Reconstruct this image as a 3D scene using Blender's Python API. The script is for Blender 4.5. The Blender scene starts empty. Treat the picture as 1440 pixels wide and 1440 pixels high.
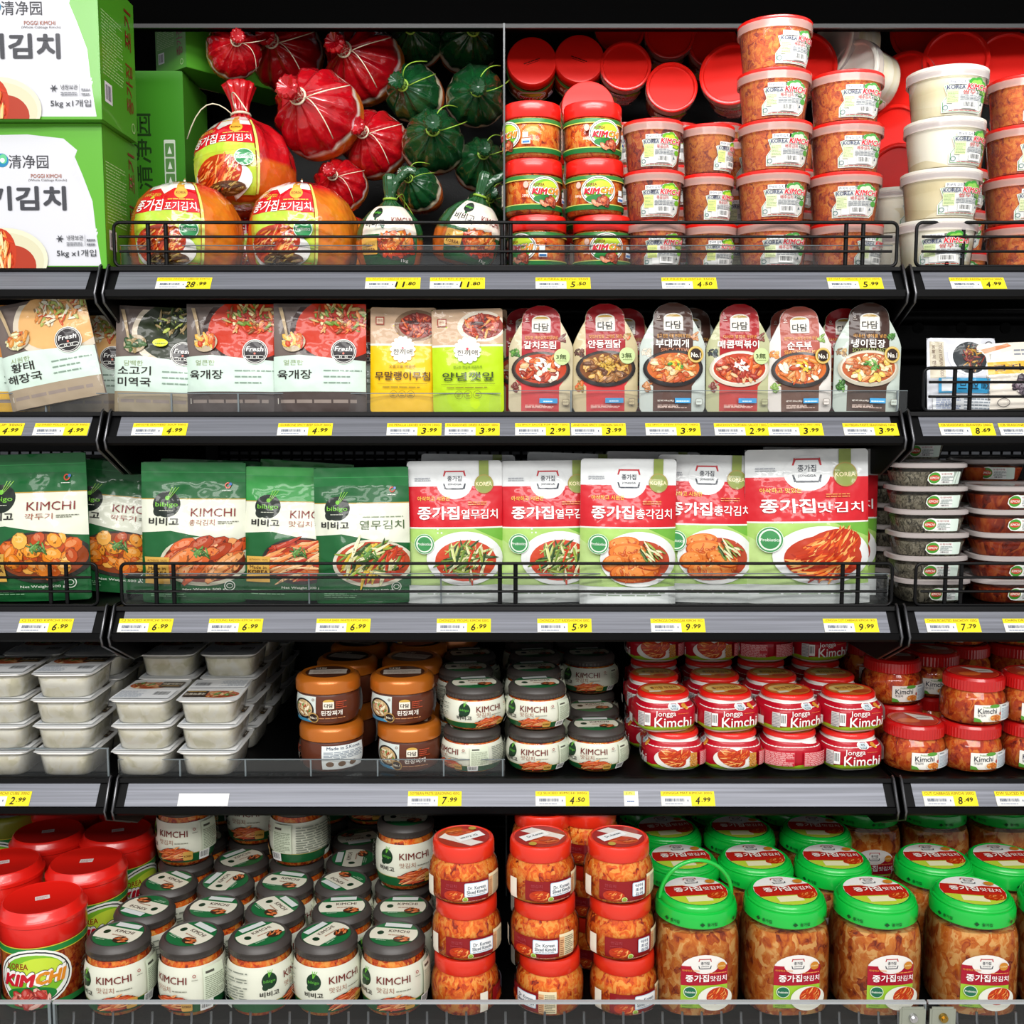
import bpy, bmesh, math, random
from mathutils import Vector, noise

# ------------------------------------------------------------------ camera, world, lights, exposure
SC = bpy.context.scene
COL = SC.collection
H = 1.35                       # eye height
TH = math.radians(6.06)        # camera looks slightly down
F = 1508.0                     # focal length in pixels of the 1440 px frame
CT, ST = math.cos(TH), math.sin(TH)
cam = bpy.data.cameras.new('camera')
cam.sensor_width = 36.0
cam.lens = F / 1440.0 * 36.0
cam.clip_start = 0.05
camo = bpy.data.objects.new('camera', cam)
COL.objects.link(camo)
camo.location = (0, 0, H)
camo.rotation_euler = (math.pi / 2 - TH, 0, 0)
SC.camera = camo

w = bpy.data.worlds.new('world')
SC.world = w
w.use_nodes = True
w.node_tree.nodes['Background'].inputs[0].default_value = (0.98, 0.985, 1.0, 1)
w.node_tree.nodes['Background'].inputs[1].default_value = 0.46

def area(name, loc, target, sx, sy, energy, col=(1, 0.98, 0.95), spread=180):
    l = bpy.data.lights.new(name, 'AREA')
    l.shape = 'RECTANGLE'
    l.spread = math.radians(spread)
    l.size, l.size_y, l.energy, l.color = sx, sy, energy, col
    o = bpy.data.objects.new(name, l)
    COL.objects.link(o)
    o.location = loc
    d = Vector(target) - Vector(loc)
    o.rotation_euler = d.to_track_quat('-Z', 'Y').to_euler()
    return o

# rows of ceiling tubes over the aisle and the case's own lamp under the canopy nose
area('ceiling_lamp', (0, -0.55, 3.0), (0, 0.2, 1.0), 3.6, 0.35, 33)
area('ceiling_lamp', (0, 0.55, 3.0), (0, 1.5, 1.0), 3.6, 0.22, 3)
area('ceiling_lamp', (0, -2.0, 3.0), (0, 0.6, 1.0), 4.2, 0.5, 74)
area('canopy_lamp', (0.55, 1.40, H + 0.645), (0.55, 2.0, H + 0.47), 1.9, 0.04, 1.6, (0.97, 0.99, 1.0), 105)

SC.view_settings.view_transform = 'Standard'
SC.view_settings.look = 'None'
SC.view_settings.gamma = 1.0
SC.view_settings.use_curve_mapping = False
SC.view_settings.exposure = 0.52

# ------------------------------------------------------------------ helpers
RND = random.Random(11)

def lin(c):
    if isinstance(c, str):
        c = c.lstrip('#')
        c = [int(c[i:i + 2], 16) / 255 for i in (0, 2, 4)]
    return tuple((x / 12.92 if x <= 0.04045 else ((x + 0.055) / 1.055) ** 2.4) for x in c[:3]) + (1.0,)

def X(u, Y, Z):
    """world x of frame column u for a point at depth Y and height Z (relative to the eye)"""
    return (u - 720) / F * (Y * CT - Z * ST)

def YV(v, Z):
    a = -(v - 720) / F
    return Z / (-ST + a * CT) * (CT + a * ST)

def ZV(v, Y):
    a = -(v - 720) / F
    return Y * (-ST + a * CT) / (CT + a * ST)

# ---- materials
def nodes(m):
    m.use_nodes = True
    return m.node_tree.nodes, m.node_tree.links, m.node_tree.nodes['Principled BSDF']

def mat(name, col, rough=0.4, metal=0.0, coat=0.0, bump=0.0, bscale=60, spec=0.5, alpha=None):
    m = bpy.data.materials.new(name)
    n, l, p = nodes(m)
    p.inputs['Base Color'].default_value = lin(col)
    p.inputs['Roughness'].default_value = rough
    p.inputs['Metallic'].default_value = metal
    p.inputs['Coat Weight'].default_value = coat
    p.inputs['Coat Roughness'].default_value = 0.08
    p.inputs['Specular IOR Level'].default_value = spec
    if bump:
        add_bump(n, l, p, bump, bscale)
    return m

def add_bump(n, l, p, bump, scale, detail=2.0):
    tc = n.new('ShaderNodeTexCoord'); nz = n.new('ShaderNodeTexNoise'); b = n.new('ShaderNodeBump')
    nz.inputs['Scale'].default_value = scale
    nz.inputs['Detail'].default_value = detail
    b.inputs['Strength'].default_value = bump
    b.inputs['Distance'].default_value = 0.01
    l.new(tc.outputs['Object'], nz.inputs['Vector'])
    l.new(nz.outputs['Fac'], b.inputs['Height'])
    l.new(b.outputs['Normal'], p.inputs['Normal'])
    l.new(b.outputs['Normal'], p.inputs['Coat Normal'])

def mat_print(name, rough=0.4, coat=0.0, bump=0.0, bscale=30, mottle=0.0):
    m = bpy.data.materials.new(name)
    n, l, p = nodes(m)
    a = n.new('ShaderNodeAttribute'); a.attribute_name = 'Col'
    out = a.outputs['Color']
    if mottle:
        tc = n.new('ShaderNodeTexCoord'); nz = n.new('ShaderNodeTexNoise')
        nz.inputs['Scale'].default_value = 55; nz.inputs['Detail'].default_value = 4
        mx = n.new('ShaderNodeMix'); mx.data_type = 'RGBA'; mx.blend_type = 'OVERLAY'
        mx.inputs['Factor'].default_value = mottle
        l.new(tc.outputs['Object'], nz.inputs['Vector'])
        l.new(out, mx.inputs['A']); l.new(nz.outputs['Color'], mx.inputs['B'])
        out = mx.outputs['Result']
    l.new(out, p.inputs['Base Color'])
    p.inputs['Roughness'].default_value = rough
    p.inputs['Coat Weight'].default_value = coat
    p.inputs['Coat Roughness'].default_value = 0.06
    p.inputs['Specular IOR Level'].default_value = 0.25
    if bump:
        add_bump(n, l, p, bump, bscale)
    return m

def mat_food(name, cols, scale=60, rough=0.5, coat=0.0, stretch=(1, 1, 0.55), detail=3.0):
    """chopped vegetables seen through a jar: broken patches of several colours"""
    m = bpy.data.materials.new(name)
    n, l, p = nodes(m)
    tc = n.new('ShaderNodeTexCoord'); oi = n.new('ShaderNodeObjectInfo')
    mp = n.new('ShaderNodeMapping'); mp.inputs['Scale'].default_value = stretch
    ad = n.new('ShaderNodeVectorMath'); ad.operation = 'ADD'
    l.new(tc.outputs['Object'], mp.inputs['Vector'])
    l.new(mp.outputs['Vector'], ad.inputs[0]); l.new(oi.outputs['Random'], ad.inputs[1])
    wn = n.new('ShaderNodeTexNoise'); wn.inputs['Scale'].default_value = scale * 0.6
    wm = n.new('ShaderNodeVectorMath'); wm.operation = 'MULTIPLY_ADD'
    wm.inputs[1].default_value = (0.03, 0.03, 0.03)
    l.new(ad.outputs[0], wn.inputs['Vector']); l.new(wn.outputs['Color'], wm.inputs[0]); l.new(ad.outputs[0], wm.inputs[2])
    nz = n.new('ShaderNodeTexNoise'); nz.inputs['Scale'].default_value = scale; nz.inputs['Detail'].default_value = detail
    nz.inputs['Distortion'].default_value = 0.6
    vo = n.new('ShaderNodeTexVoronoi'); vo.inputs['Scale'].default_value = scale * 1.3
    l.new(wm.outputs[0], nz.inputs['Vector']); l.new(wm.outputs[0], vo.inputs['Vector'])
    ma = n.new('ShaderNodeMath'); ma.operation = 'MULTIPLY_ADD'; ma.inputs[1].default_value = 0.46
    l.new(vo.outputs['Color'], ma.inputs[0]); l.new(nz.outputs['Fac'], ma.inputs[2])
    cr = n.new('ShaderNodeValToRGB')
    e = cr.color_ramp.elements
    lo, hi = 0.44, 0.88
    while len(e) < len(cols):
        e.new(0.5)
    for i, c in enumerate(cols):
        e[i].position = lo + (hi - lo) * i / (len(cols) - 1)
        e[i].color = lin(c)
    l.new(ma.outputs[0], cr.inputs['Fac'])
    l.new(cr.outputs['Color'], p.inputs['Base Color'])
    b = n.new('ShaderNodeBump'); b.inputs['Strength'].default_value = 0.5; b.inputs['Distance'].default_value = 0.004
    l.new(ma.outputs[0], b.inputs['Height']); l.new(b.outputs['Normal'], p.inputs['Normal'])
    p.inputs['Roughness'].default_value = rough
    p.inputs['Specular IOR Level'].default_value = 0.18
    p.inputs['Coat Weight'].default_value = coat
    p.inputs['Coat Roughness'].default_value = 0.1
    return m

def mat_clear(name, haze=0.04, col='#ffffff', rough=0.04, refl=1.0):
    """thin clear plastic: see-through with mirror-like reflections and a little haze"""
    m = bpy.data.materials.new(name)
    m.use_nodes = True
    n, l = m.node_tree.nodes, m.node_tree.links
    n.clear()
    out = n.new('ShaderNodeOutputMaterial')
    tr = n.new('ShaderNodeBsdfTransparent'); gl = n.new('ShaderNodeBsdfGlossy'); df = n.new('ShaderNodeBsdfDiffuse')
    gl.inputs['Roughness'].default_value = rough
    df.inputs['Color'].default_value = lin(col)
    lw = n.new('ShaderNodeFresnel'); lw.inputs['IOR'].default_value = 1.46
    mu = n.new('ShaderNodeMath'); mu.operation = 'MULTIPLY'; mu.inputs[1].default_value = refl
    m1 = n.new('ShaderNodeMixShader'); m2 = n.new('ShaderNodeMixShader')
    m1.inputs['Fac'].default_value = haze
    l.new(tr.outputs[0], m1.inputs[1]); l.new(df.outputs[0], m1.inputs[2])
    l.new(lw.outputs[0], mu.inputs[0]); l.new(mu.outputs[0], m2.inputs['Fac'])
    l.new(m1.outputs[0], m2.inputs[1]); l.new(gl.outputs[0], m2.inputs[2])
    l.new(m2.outputs[0], out.inputs['Surface'])
    return m

def mat_brushed(name, col, rough=0.35):
    m = bpy.data.materials.new(name)
    n, l, p = nodes(m)
    tc = n.new('ShaderNodeTexCoord'); mp = n.new('ShaderNodeMapping'); nz = n.new('ShaderNodeTexNoise')
    mp.inputs['Scale'].default_value = (3, 260, 260)
    nz.inputs['Scale'].default_value = 1.0; nz.inputs['Detail'].default_value = 3
    cr = n.new('ShaderNodeValToRGB')
    c = lin(col)
    cr.color_ramp.elements[0].color = tuple(x * 0.72 for x in c[:3]) + (1,)
    cr.color_ramp.elements[1].color = tuple(min(1, x * 1.2) for x in c[:3]) + (1,)
    cr.color_ramp.elements[0].position = 0.3; cr.color_ramp.elements[1].position = 0.7
    l.new(tc.outputs['Object'], mp.inputs['Vector']); l.new(mp.outputs['Vector'], nz.inputs['Vector'])
    l.new(nz.outputs['Fac'], cr.inputs['Fac']); l.new(cr.outputs['Color'], p.inputs['Base Color'])
    p.inputs['Metallic'].default_value = 0.55
    p.inputs['Roughness'].default_value = rough
    return m

MT = {}
MT['print'] = mat_print('printed_paper', 0.32, 0.25)
MT['film'] = mat_print('printed_film', 0.4, 0.32, 0.6, 22)
MT['foil'] = mat_print('printed_foil_pouch', 0.4, 0.34, 0.5, 26)
MT['bag'] = mat_print('crinkled_bag_film', 0.25, 0.9, 0.5, 30, 0.45)
MT['card'] = mat_print('printed_carton', 0.3, 0.35)
MT['tagmat'] = mat_print('price_tag_paper', 0.5)
MT['kimchi'] = mat_food('cabbage_kimchi', ['#7a1a02', '#bc3a04', '#d65408', '#e06c12', '#e48226', '#e89e44'], 105, stretch=(1, 1, 0.75))
MT['kimchi_cup'] = mat_food('cup_kimchi', ['#8a2202', '#ba4404', '#d25a08', '#dc7014', '#e48a2a'], 115, stretch=(1, 1, 0.9))
MT['kimchi_red'] = mat_food('red_kimchi', ['#641002', '#a02804', '#be4006', '#cc5a10', '#d88030'], 95, stretch=(1, 1, 0.8))
MT['kimchi_big'] = mat_food('sliced_cabbage_kimchi', ['#702204', '#a24208', '#b85a10', '#c46c1c', '#ce8436', '#daa660'], 75, stretch=(1, 1, 0.75), detail=4.0)
MT['kimchi_fried'] = mat_food('fried_kimchi', ['#842602', '#b04e06', '#c8680c', '#d48020'], 140, stretch=(1, 1, 0.9))
MT['radish'] = mat_food('pickled_radish', ['#d8c99c', '#e6dab4', '#f0e8cc', '#faf5e4'], 16, stretch=(0.3, 0.3, 1.6), detail=1.0)
MT['anchovy'] = mat_food('dried_anchovies', ['#34322c', '#625e52', '#8c8672', '#b4ad98'], 170)
MT['redside'] = mat_food('red_side_dish', ['#5a1408', '#93280c', '#bb4212', '#cf6a2c'], 70)
MT['cubes'] = mat_food('white_cubes', ['#dcd6ac', '#efe9cc', '#faf5e0', '#fffdf2'], 50, stretch=(1, 1, 1), detail=0.0)
MT['shell'] = mat_clear('clear_plastic', 0.004, refl=0.8)
MT['frost'] = mat_clear('frosted_plastic', 0.42, '#fbeeea', 0.15)
MT['cupwall'] = mat_clear('hazy_cup_plastic', 0.03, '#ffffff', 0.06, 0.8)
MT['acrylic'] = mat_clear('clear_acrylic', 0.012, '#dfe8ea', 0.03, 0.8)
MT['deckglass'] = mat_clear('clear_front_panel', 0.004, '#dfe8ea', 0.03, 0.45)
MT['acedge'] = mat('acrylic_edge', '#6f787b', 0.2)
MT['redlid'] = mat('red_plastic', '#e01d14', 0.28, coat=0.4)
MT['redlid2'] = mat('orange_red_plastic', '#dd2c14', 0.3, coat=0.4)
MT['greenlid'] = mat('green_plastic', '#0db53c', 0.27, coat=0.4)
MT['graylid'] = mat('taupe_plastic', '#3f3a37', 0.4)
MT['copper'] = mat('copper_plastic', '#c06a1c', 0.3, 0.35, coat=0.3)
MT['black'] = mat('black_powder_coat', '#030304', 0.45, spec=0.14)
MT['fascia'] = mat('matt_black_panel', '#010101', 0.8, spec=0.02)
MT['wire'] = mat('black_wire', '#030304', 0.35, spec=0.22)
MT['dark'] = mat('dark_case_panel', '#050506', 0.45, spec=0.2, bump=0.05, bscale=300)
MT['chrome'] = mat('bright_metal', '#c9c9cc', 0.22, 1.0)
MT['tine'] = mat('grey_rack_wire', '#7a7d80', 0.3, 0.9)
MT['rim'] = mat('dull_metal_rim', '#6d6d70', 0.35, 1.0)
MT['strip'] = mat_brushed('brushed_price_channel', '#85878f')
MT['tray'] = mat('white_tray_plastic', '#e6e4d4', 0.35, coat=0.2)
MT['traywall'] = mat_clear('milky_tray_plastic', 0.22, '#fffdf0', 0.15)
MT['white'] = mat('white_plastic', '#e8e6e0', 0.35)
MT['tie'] = mat('twist_tie', '#e6dcc0', 0.4)
MT['gtie'] = mat('green_twist_tie', '#8fb33a', 0.4)
MT['brass'] = mat('brass_bolt', '#a98a45', 0.25, 1.0)
MT['floor'] = mat('floor_tile', '#b9b6b0', 0.35)

# ---- flat artwork turned into printed meshes
_glyphs = {}
def glyphs(s, bold=0.0):
    k = (s, bold)
    if k not in _glyphs:
        c = bpy.data.curves.new('text', 'FONT')
        c.body = s; c.size = 1.0; c.resolution_u = 2
        o = bpy.data.objects.new('text', c)
        m = o.to_mesh()
        vs = [(v.co.x, v.co.y) for v in m.vertices]
        fs = [tuple(p.vertices) for p in m.polygons]
        o.to_mesh_clear()
        bpy.data.objects.remove(o); bpy.data.curves.remove(c)
        _glyphs[k] = (vs, fs)
    return _glyphs[k]

EPS = 0.00011
class Art:
    def __init__(s):
        s.L = []; s.z = 0.0; s.r = random.Random(5)
    def add(s, vs, fs, col, dz=1.0):
        s.z += dz * EPS
        s.L.append((vs, fs, lin(col), s.z))
        return s
    def poly(s, pts, col, dz=1.0):
        a = sum(pts[i][0] * pts[(i + 1) % len(pts)][1] - pts[(i + 1) % len(pts)][0] * pts[i][1] for i in range(len(pts)))
        if a < 0: pts = pts[::-1]
        return s.add(list(pts), [tuple(range(len(pts)))], col, dz)
    def rect(s, x0, y0, x1, y1, col, dz=1.0):
        return s.poly([(x0, y0), (x1, y0), (x1, y1), (x0, y1)], col, dz)
    def rrect(s, x0, y0, x1, y1, r, col, dz=1.0, n=5):
        pts = []
        for cx, cy, a0 in ((x1 - r, y0 + r, -90), (x1 - r, y1 - r, 0), (x0 + r, y1 - r, 90), (x0 + r, y0 + r, 180)):
            for k in range(n + 1):
                a = math.radians(a0 + 90 * k / n)
                pts.append((cx + r * math.cos(a), cy + r * math.sin(a)))
        return s.poly(pts, col, dz)
    def ell(s, cx, cy, rx, ry, col, n=26, rot=0.0, dz=1.0, a0=0, a1=360):
        pts = []
        full = abs(a1 - a0) >= 360
        for k in range(n if full else n + 1):
            a = math.radians(a0 + (a1 - a0) * k / n)
            x, y = rx * math.cos(a), ry * math.sin(a)
            pts.append((cx + x * math.cos(rot) - y * math.sin(rot), cy + x * math.sin(rot) + y * math.cos(rot)))
        return s.poly(pts, col, dz)
    def ring(s, cx, cy, rx, ry, t, col, n=28):
        vs = []; fs = []
        for k in range(n):
            a = 2 * math.pi * k / n
            vs += [(cx + rx * math.cos(a), cy + ry * math.sin(a)), (cx + (rx - t) * math.cos(a), cy + (ry - t) * math.sin(a))]
            j = (k + 1) % n
            fs.append((2 * k, 2 * j, 2 * j + 1, 2 * k + 1))
        return s.add(vs, fs, col)
    def text(s, t, cx, cy, w=None, h=None, col='#000000', bold=0.0, rot=0.0, skew=0.0, dz=1.5, arc=0.0):
        vs, fs = glyphs(t)
        if not vs: return s
        sh = [(0, 0)]
        if bold > .008:
            b_ = bold * .55; d_ = b_ * .7
            sh = [(b_, 0), (-b_, 0), (0, b_), (0, -b_), (d_, d_), (-d_, d_), (d_, -d_), (-d_, -d_), (0, 0)]
        x0 = min(v[0] for v in vs); x1 = max(v[0] for v in vs)
        y0 = min(v[1] for v in vs); y1 = max(v[1] for v in vs)
        kx = (w / (x1 - x0)) if w else None
        ky = (h / (y1 - y0)) if h else kx
        if kx is None: kx = ky
        c, si = math.cos(rot), math.sin(rot)
        bx = max(abs(q[0]) for q in sh)
        kx *= (x1 - x0) / (x1 - x0 + 2 * bx); ky *= (y1 - y0) / (y1 - y0 + 2 * bx)
        for m_, (dx, dy) in enumerate(sh):
            out = []
            for vx, vy in vs:
                a = (vx + dx - (x0 + x1) / 2) * kx; b = (vy + dy - (y0 + y1) / 2) * ky
                a += skew * b
                if arc: b -= arc * a * a
                out.append((cx + a * c - b * si, cy + a * si + b * c))
            s.add(out, fs, col, dz if m_ == 0 else .13)
        return s
    def bars(s, x0, y0, x1, y1, col='#222222', n=16):
        vs = []; fs = []
        x = x0; dx = (x1 - x0) / n
        for k in range(n):
            wd = dx * s.r.choice((0.3, 0.45, 0.7))
            b = len(vs)
            vs += [(x, y0), (x + wd, y0), (x + wd, y1), (x, y1)]; fs.append((b, b + 1, b + 2, b + 3))
            x += dx
        return s.add(vs, fs, col)
    def code(s, x0, y0, x1, y1, n=14):
        s.rect(x0, y0, x1, y1, '#f4f4f0')
        px, py = (x1 - x0) * 0.1, (y1 - y0) * 0.12
        return s.bars(x0 + px, y0 + py * 2, x1 - px, y1 - py, '#26262a', n)
    def lines(s, x0, y0, x1, y1, n, col, t=0.45, words=True):
        """a block of text too small to read: rows of word-long dashes"""
        vs = []; fs = []
        dy = (y1 - y0) / n
        for k in range(n):
            y = y1 - (k + 1) * dy
            x = x0; end = x1 - (x1 - x0) * s.r.choice((0, 0, 0.05, 0.3))
            while x < end - 1e-6:
                L = (x1 - x0) * (s.r.uniform(0.08, 0.22) if words else 1.0)
                xe = min(end, x + L)
                b = len(vs)
                vs += [(x, y), (xe, y), (xe, y + dy * t), (x, y + dy * t)]; fs.append((b, b + 1, b + 2, b + 3))
                x = xe + (x1 - x0) * 0.025
        return s.add(vs, fs, col)
    def bits(s, cx, cy, rx, ry, cols, n, L=0.3, W=0.12, ang=None, spread=3.14, seed=1, sides=7):
        """a heap of food pieces inside an ellipse"""
        r = random.Random(seed)
        for k in range(n):
            q = math.sqrt(r.random()) * 0.82; a = r.uniform(0, 6.283)
            px, py = cx + rx * q * math.cos(a), cy + ry * q * math.sin(a)
            rot = (r.uniform(-3.14, 3.14) if ang is None else ang + r.uniform(-spread, spread))
            l = L * rx * r.uniform(0.6, 1.2); wd = W * rx * r.uniform(0.6, 1.3)
            c = r.choice(cols)
            if wd > .0012:
                k_ = [int(c[i:i + 2], 16) for i in (1, 3, 5)]
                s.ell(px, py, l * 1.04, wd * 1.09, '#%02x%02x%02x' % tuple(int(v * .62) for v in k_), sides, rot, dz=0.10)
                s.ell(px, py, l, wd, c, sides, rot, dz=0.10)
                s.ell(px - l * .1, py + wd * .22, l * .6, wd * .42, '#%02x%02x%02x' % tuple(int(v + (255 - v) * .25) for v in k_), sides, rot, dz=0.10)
            else:
                s.ell(px, py, l, wd, c, sides, rot, dz=0.12)
        return s
    def build(s, name, fn, material, gx=None, gy=None, base=0.0, clip=None):
        bm = bmesh.new()
        lay = bm.loops.layers.float_color.new('Col')
        for vs, fs, c, z in s.L:
            bv = [bm.verts.new((x, y, z)) for x, y in vs]
            for f in fs:
                try:
                    fc = bm.faces.new([bv[i] for i in f])
                except ValueError:
                    continue
                for lp in fc.loops: lp[lay] = c
        bmesh.ops.triangulate(bm, faces=[f for f in bm.faces if len(f.verts) > 4 or gx])
        if clip:
            for co, no in (((clip[0], 0, 0), (-1, 0, 0)), ((clip[1], 0, 0), (1, 0, 0)), ((0, clip[2], 0), (0, -1, 0)), ((0, clip[3], 0), (0, 1, 0))):
                bmesh.ops.bisect_plane(bm, geom=bm.verts[:] + bm.edges[:] + bm.faces[:], plane_co=co, plane_no=no, dist=1e-7, clear_outer=True)
        xs = [v.co.x for v in bm.verts]; ys = [v.co.y for v in bm.verts]
        if gx:
            k = math.ceil(min(xs) / gx)
            while k * gx < max(xs):
                bmesh.ops.bisect_plane(bm, geom=bm.verts[:] + bm.edges[:] + bm.faces[:], plane_co=(k * gx, 0, 0), plane_no=(1, 0, 0), dist=1e-7)
                k += 1
        if gy:
            k = math.ceil(min(ys) / gy)
            while k * gy < max(ys):
                bmesh.ops.bisect_plane(bm, geom=bm.verts[:] + bm.edges[:] + bm.faces[:], plane_co=(0, k * gy, 0), plane_no=(0, 1, 0), dist=1e-7)
                k += 1
        for v in bm.verts:
            v.co = fn(v.co.x, v.co.y, v.co.z + base)
        return finish(name, bm, material, True)

def finish(name, bm, material, smooth=False, angle=None):
    me = bpy.data.meshes.new(name)
    bm.to_mesh(me); bm.free()
    for m in (material if isinstance(material, (list, tuple)) else [material]):
        me.materials.append(MT[m] if isinstance(m, str) else m)
    if smooth:
        for p in me.polygons: p.use_smooth = True
        if angle: me.set_sharp_from_angle(angle=math.radians(angle))
    return me

def flat(x, y, o): return Vector((x, -o, y))
def disc(z0):
    return lambda x, y, o: Vector((x, y, z0 + o))

def rof(prof, z):
    for (r0, z0), (r1, z1) in zip(prof, prof[1:]):
        if z1 > z0 and z0 <= z <= z1:
            return r0 + (r1 - r0) * (z - z0) / (z1 - z0)
    return prof[-1][0] if z > prof[-1][1] else prof[0][0]

def sqf(a, p):
    if not p: return 1.0
    return (abs(math.cos(a)) ** p + abs(math.sin(a)) ** p) ** (-1.0 / p)

def wrap(prof, rref, sq=0):
    """artwork (x along the girth, y up) onto the side of a turned body, x = 0 facing the aisle"""
    def fn(x, y, o):
        a = x / rref
        r = rof(prof, y) * sqf(a, sq) + o
        return Vector((r * math.sin(a), -r * math.cos(a), y))
    return fn

def lathe(name, prof, material, n=40, sq=0, ridge=None, ang=40, pleat=None, colf=None):
    bm = bmesh.new()
    lay = bm.loops.layers.float_color.new('Col') if colf else None
    rings = []
    for r, z in prof:
        if r < 1e-6:
            rings.append([bm.verts.new((0, 0, z))])
            continue
        ring = []
        for k in range(n):
            a = 2 * math.pi * k / n
            q = r * sqf(a, sq)
            if ridge and ridge[0] <= z <= ridge[1]: q += ridge[2] * (k % 2)
            if pleat: q = pleat(q, z, a)
            ring.append(bm.verts.new((q * math.sin(a), -q * math.cos(a), z)))
        rings.append(ring)
    for A, B in zip(rings, rings[1:]):
        for k in range(n):
            j = (k + 1) % n
            if len(A) == 1 and len(B) == 1: continue
            if len(A) == 1: f = bm.faces.new((A[0], B[j], B[k]))
            elif len(B) == 1: f = bm.faces.new((A[k], A[j], B[0]))
            else: f = bm.faces.new((A[k], A[j], B[j], B[k]))
            if colf:
                for lp in f.loops: lp[lay] = lin(colf(lp.vert.co))
    bmesh.ops.recalc_face_normals(bm, faces=bm.faces[:])
    return finish(name, bm, material, True, ang)

def shrink(prof, d):
    z0, z1 = prof[0][1], prof[-1][1]
    return [(max(0.0, r - d) if r > 0 else 0.0, min(max(z, z0 + d), z1 - d)) for r, z in prof]

def box_into(bm, x0, x1, y0, y1, z0, z1, bev=0.0):
    r = bmesh.ops.create_cube(bm, size=1.0)
    for v in r['verts']:
        v.co = Vector(((x0 + x1) / 2 + v.co.x * (x1 - x0), (y0 + y1) / 2 + v.co.y * (y1 - y0), (z0 + z1) / 2 + v.co.z * (z1 - z0)))
    if bev:
        es = list({e for v in r['verts'] for e in v.link_edges})
        bmesh.ops.bevel(bm, geom=es, offset=bev, segments=2, affect='EDGES')

def boxmesh(name, x0, x1, y0, y1, z0, z1, material, bev=0.0):
    bm = bmesh.new()
    box_into(bm, x0, x1, y0, y1, z0, z1, bev)
    return finish(name, bm, material)

def tube_into(bm, pts, r, n=8, closed=False):
    pts = [Vector(p) for p in pts]
    rings = []
    N = len(pts)
    up0 = None
    for i, p in enumerate(pts):
        a = pts[(i - 1) % N] if (closed or i > 0) else p
        b = pts[(i + 1) % N] if (closed or i < N - 1) else p
        t = (b - a).normalized()
        if up0 is None:
            up0 = t.orthogonal().normalized()
        up0 = (up0 - t * up0.dot(t)).normalized()
        s = t.cross(up0)
        rings.append([bm.verts.new(p + (up0 * math.cos(2 * math.pi * k / n) + s * math.sin(2 * math.pi * k / n)) * r) for k in range(n)])
    m = N if closed else N - 1
    for i in range(m):
        A, B = rings[i], rings[(i + 1) % N]
        for k in range(n):
            j = (k + 1) % n
            bm.faces.new((A[k], A[j], B[j], B[k]))
    if not closed:
        bm.faces.new(rings[0][::-1]); bm.faces.new(rings[-1])

def tubemesh(name, pts, r, material, n=8, closed=False):
    bm = bmesh.new()
    tube_into(bm, pts, r, n, closed)
    bmesh.ops.recalc_face_normals(bm, faces=bm.faces[:])
    return finish(name, bm, material, True, 50)

def prism(name, outline, t, material, axis='x'):
    """closed outline (a, b) given thickness t; axis x: outline lies in the YZ plane"""
    bm = bmesh.new()
    A = [bm.verts.new((-t / 2, a, b) if axis == 'x' else (a, -t / 2, b)) for a, b in outline]
    B = [bm.verts.new((t / 2, a, b) if axis == 'x' else (a, t / 2, b)) for a, b in outline]
    n = len(outline)
    bm.faces.new(A); bm.faces.new(B[::-1])
    for i in range(n):
        j = (i + 1) % n
        bm.faces.new((A[i], B[i], B[j], A[j]))
    bmesh.ops.recalc_face_normals(bm, faces=bm.faces[:])
    return finish(name, bm, material)

# ---- objects
def obj(name, me, parent=None, loc=(0, 0, 0), rz=0.0, label=None):
    o = bpy.data.objects.new(name, me)
    COL.objects.link(o)
    o.location = loc
    o.rotation_euler = (0, 0, rz)
    if parent: o.parent = parent
    if label: o['label'] = label
    return o

def tag(o, label, cat, group=None):
    o['label'] = label; o['category'] = cat
    if group: o['group'] = group
    return o

def root(name, label, cat, loc, rot=(0, 0, 0), group=None):
    o = bpy.data.objects.new(name, None)
    o.empty_display_size = 0.02
    COL.objects.link(o)
    o.location = (loc[0], loc[1], H + loc[2])
    o.rotation_euler = rot
    return tag(o, label, cat, group)

def struct(name, me, loc=(0, 0, 0)):
    o = obj(name, me, None, loc)
    o['kind'] = 'structure'
    return o

KIND = {}     # kind -> (object name, category, [(part name, mesh, which turn it follows)])
def put(kind, label, x, y, z, turn=0.0, lid=0.0, rot=None, group=None, s=1.0):
    nm, cat, parts = KIND[kind]
    o = root(nm, label, cat, (x, y, z), rot or (0, 0, 0), group)
    o.scale = (s, s, s)
    made = {}
    for pn, me, follow in parts:
        par = o
        if '>' in pn:
            pp, pn = pn.split('>')
            par = made[pp]
        rz = 0.0 if par is not o else (math.radians(lid) if follow == 'lid' else math.radians(turn) if follow == 'label' else 0.0)
        q = obj(pn, me, par, (0, 0, 0), rz)
        made.setdefault(pn, q)
    return o

# ------------------------------------------------------------------ the refrigerated case
XL, XR = -0.62, 0.60
YC = [1.6517, 1.637, 1.6214, 1.6077]
ZC = [0.1766, -0.0432, -0.3426, -0.6122]
S = [z + 0.020 for z in ZC] + [-0.897]
YB = 2.22
XA, XZ = -1.5, 1.5

struct('floor', boxmesh('floor', -4, 4, -4, 2.6, -0.05, 0.0, 'floor'))
struct('wall_back', boxmesh('wall_back', -4, 4, 2.34, 2.44, 0.0, 3.2, mat('store_wall', '#55565a', 0.6)))

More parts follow.
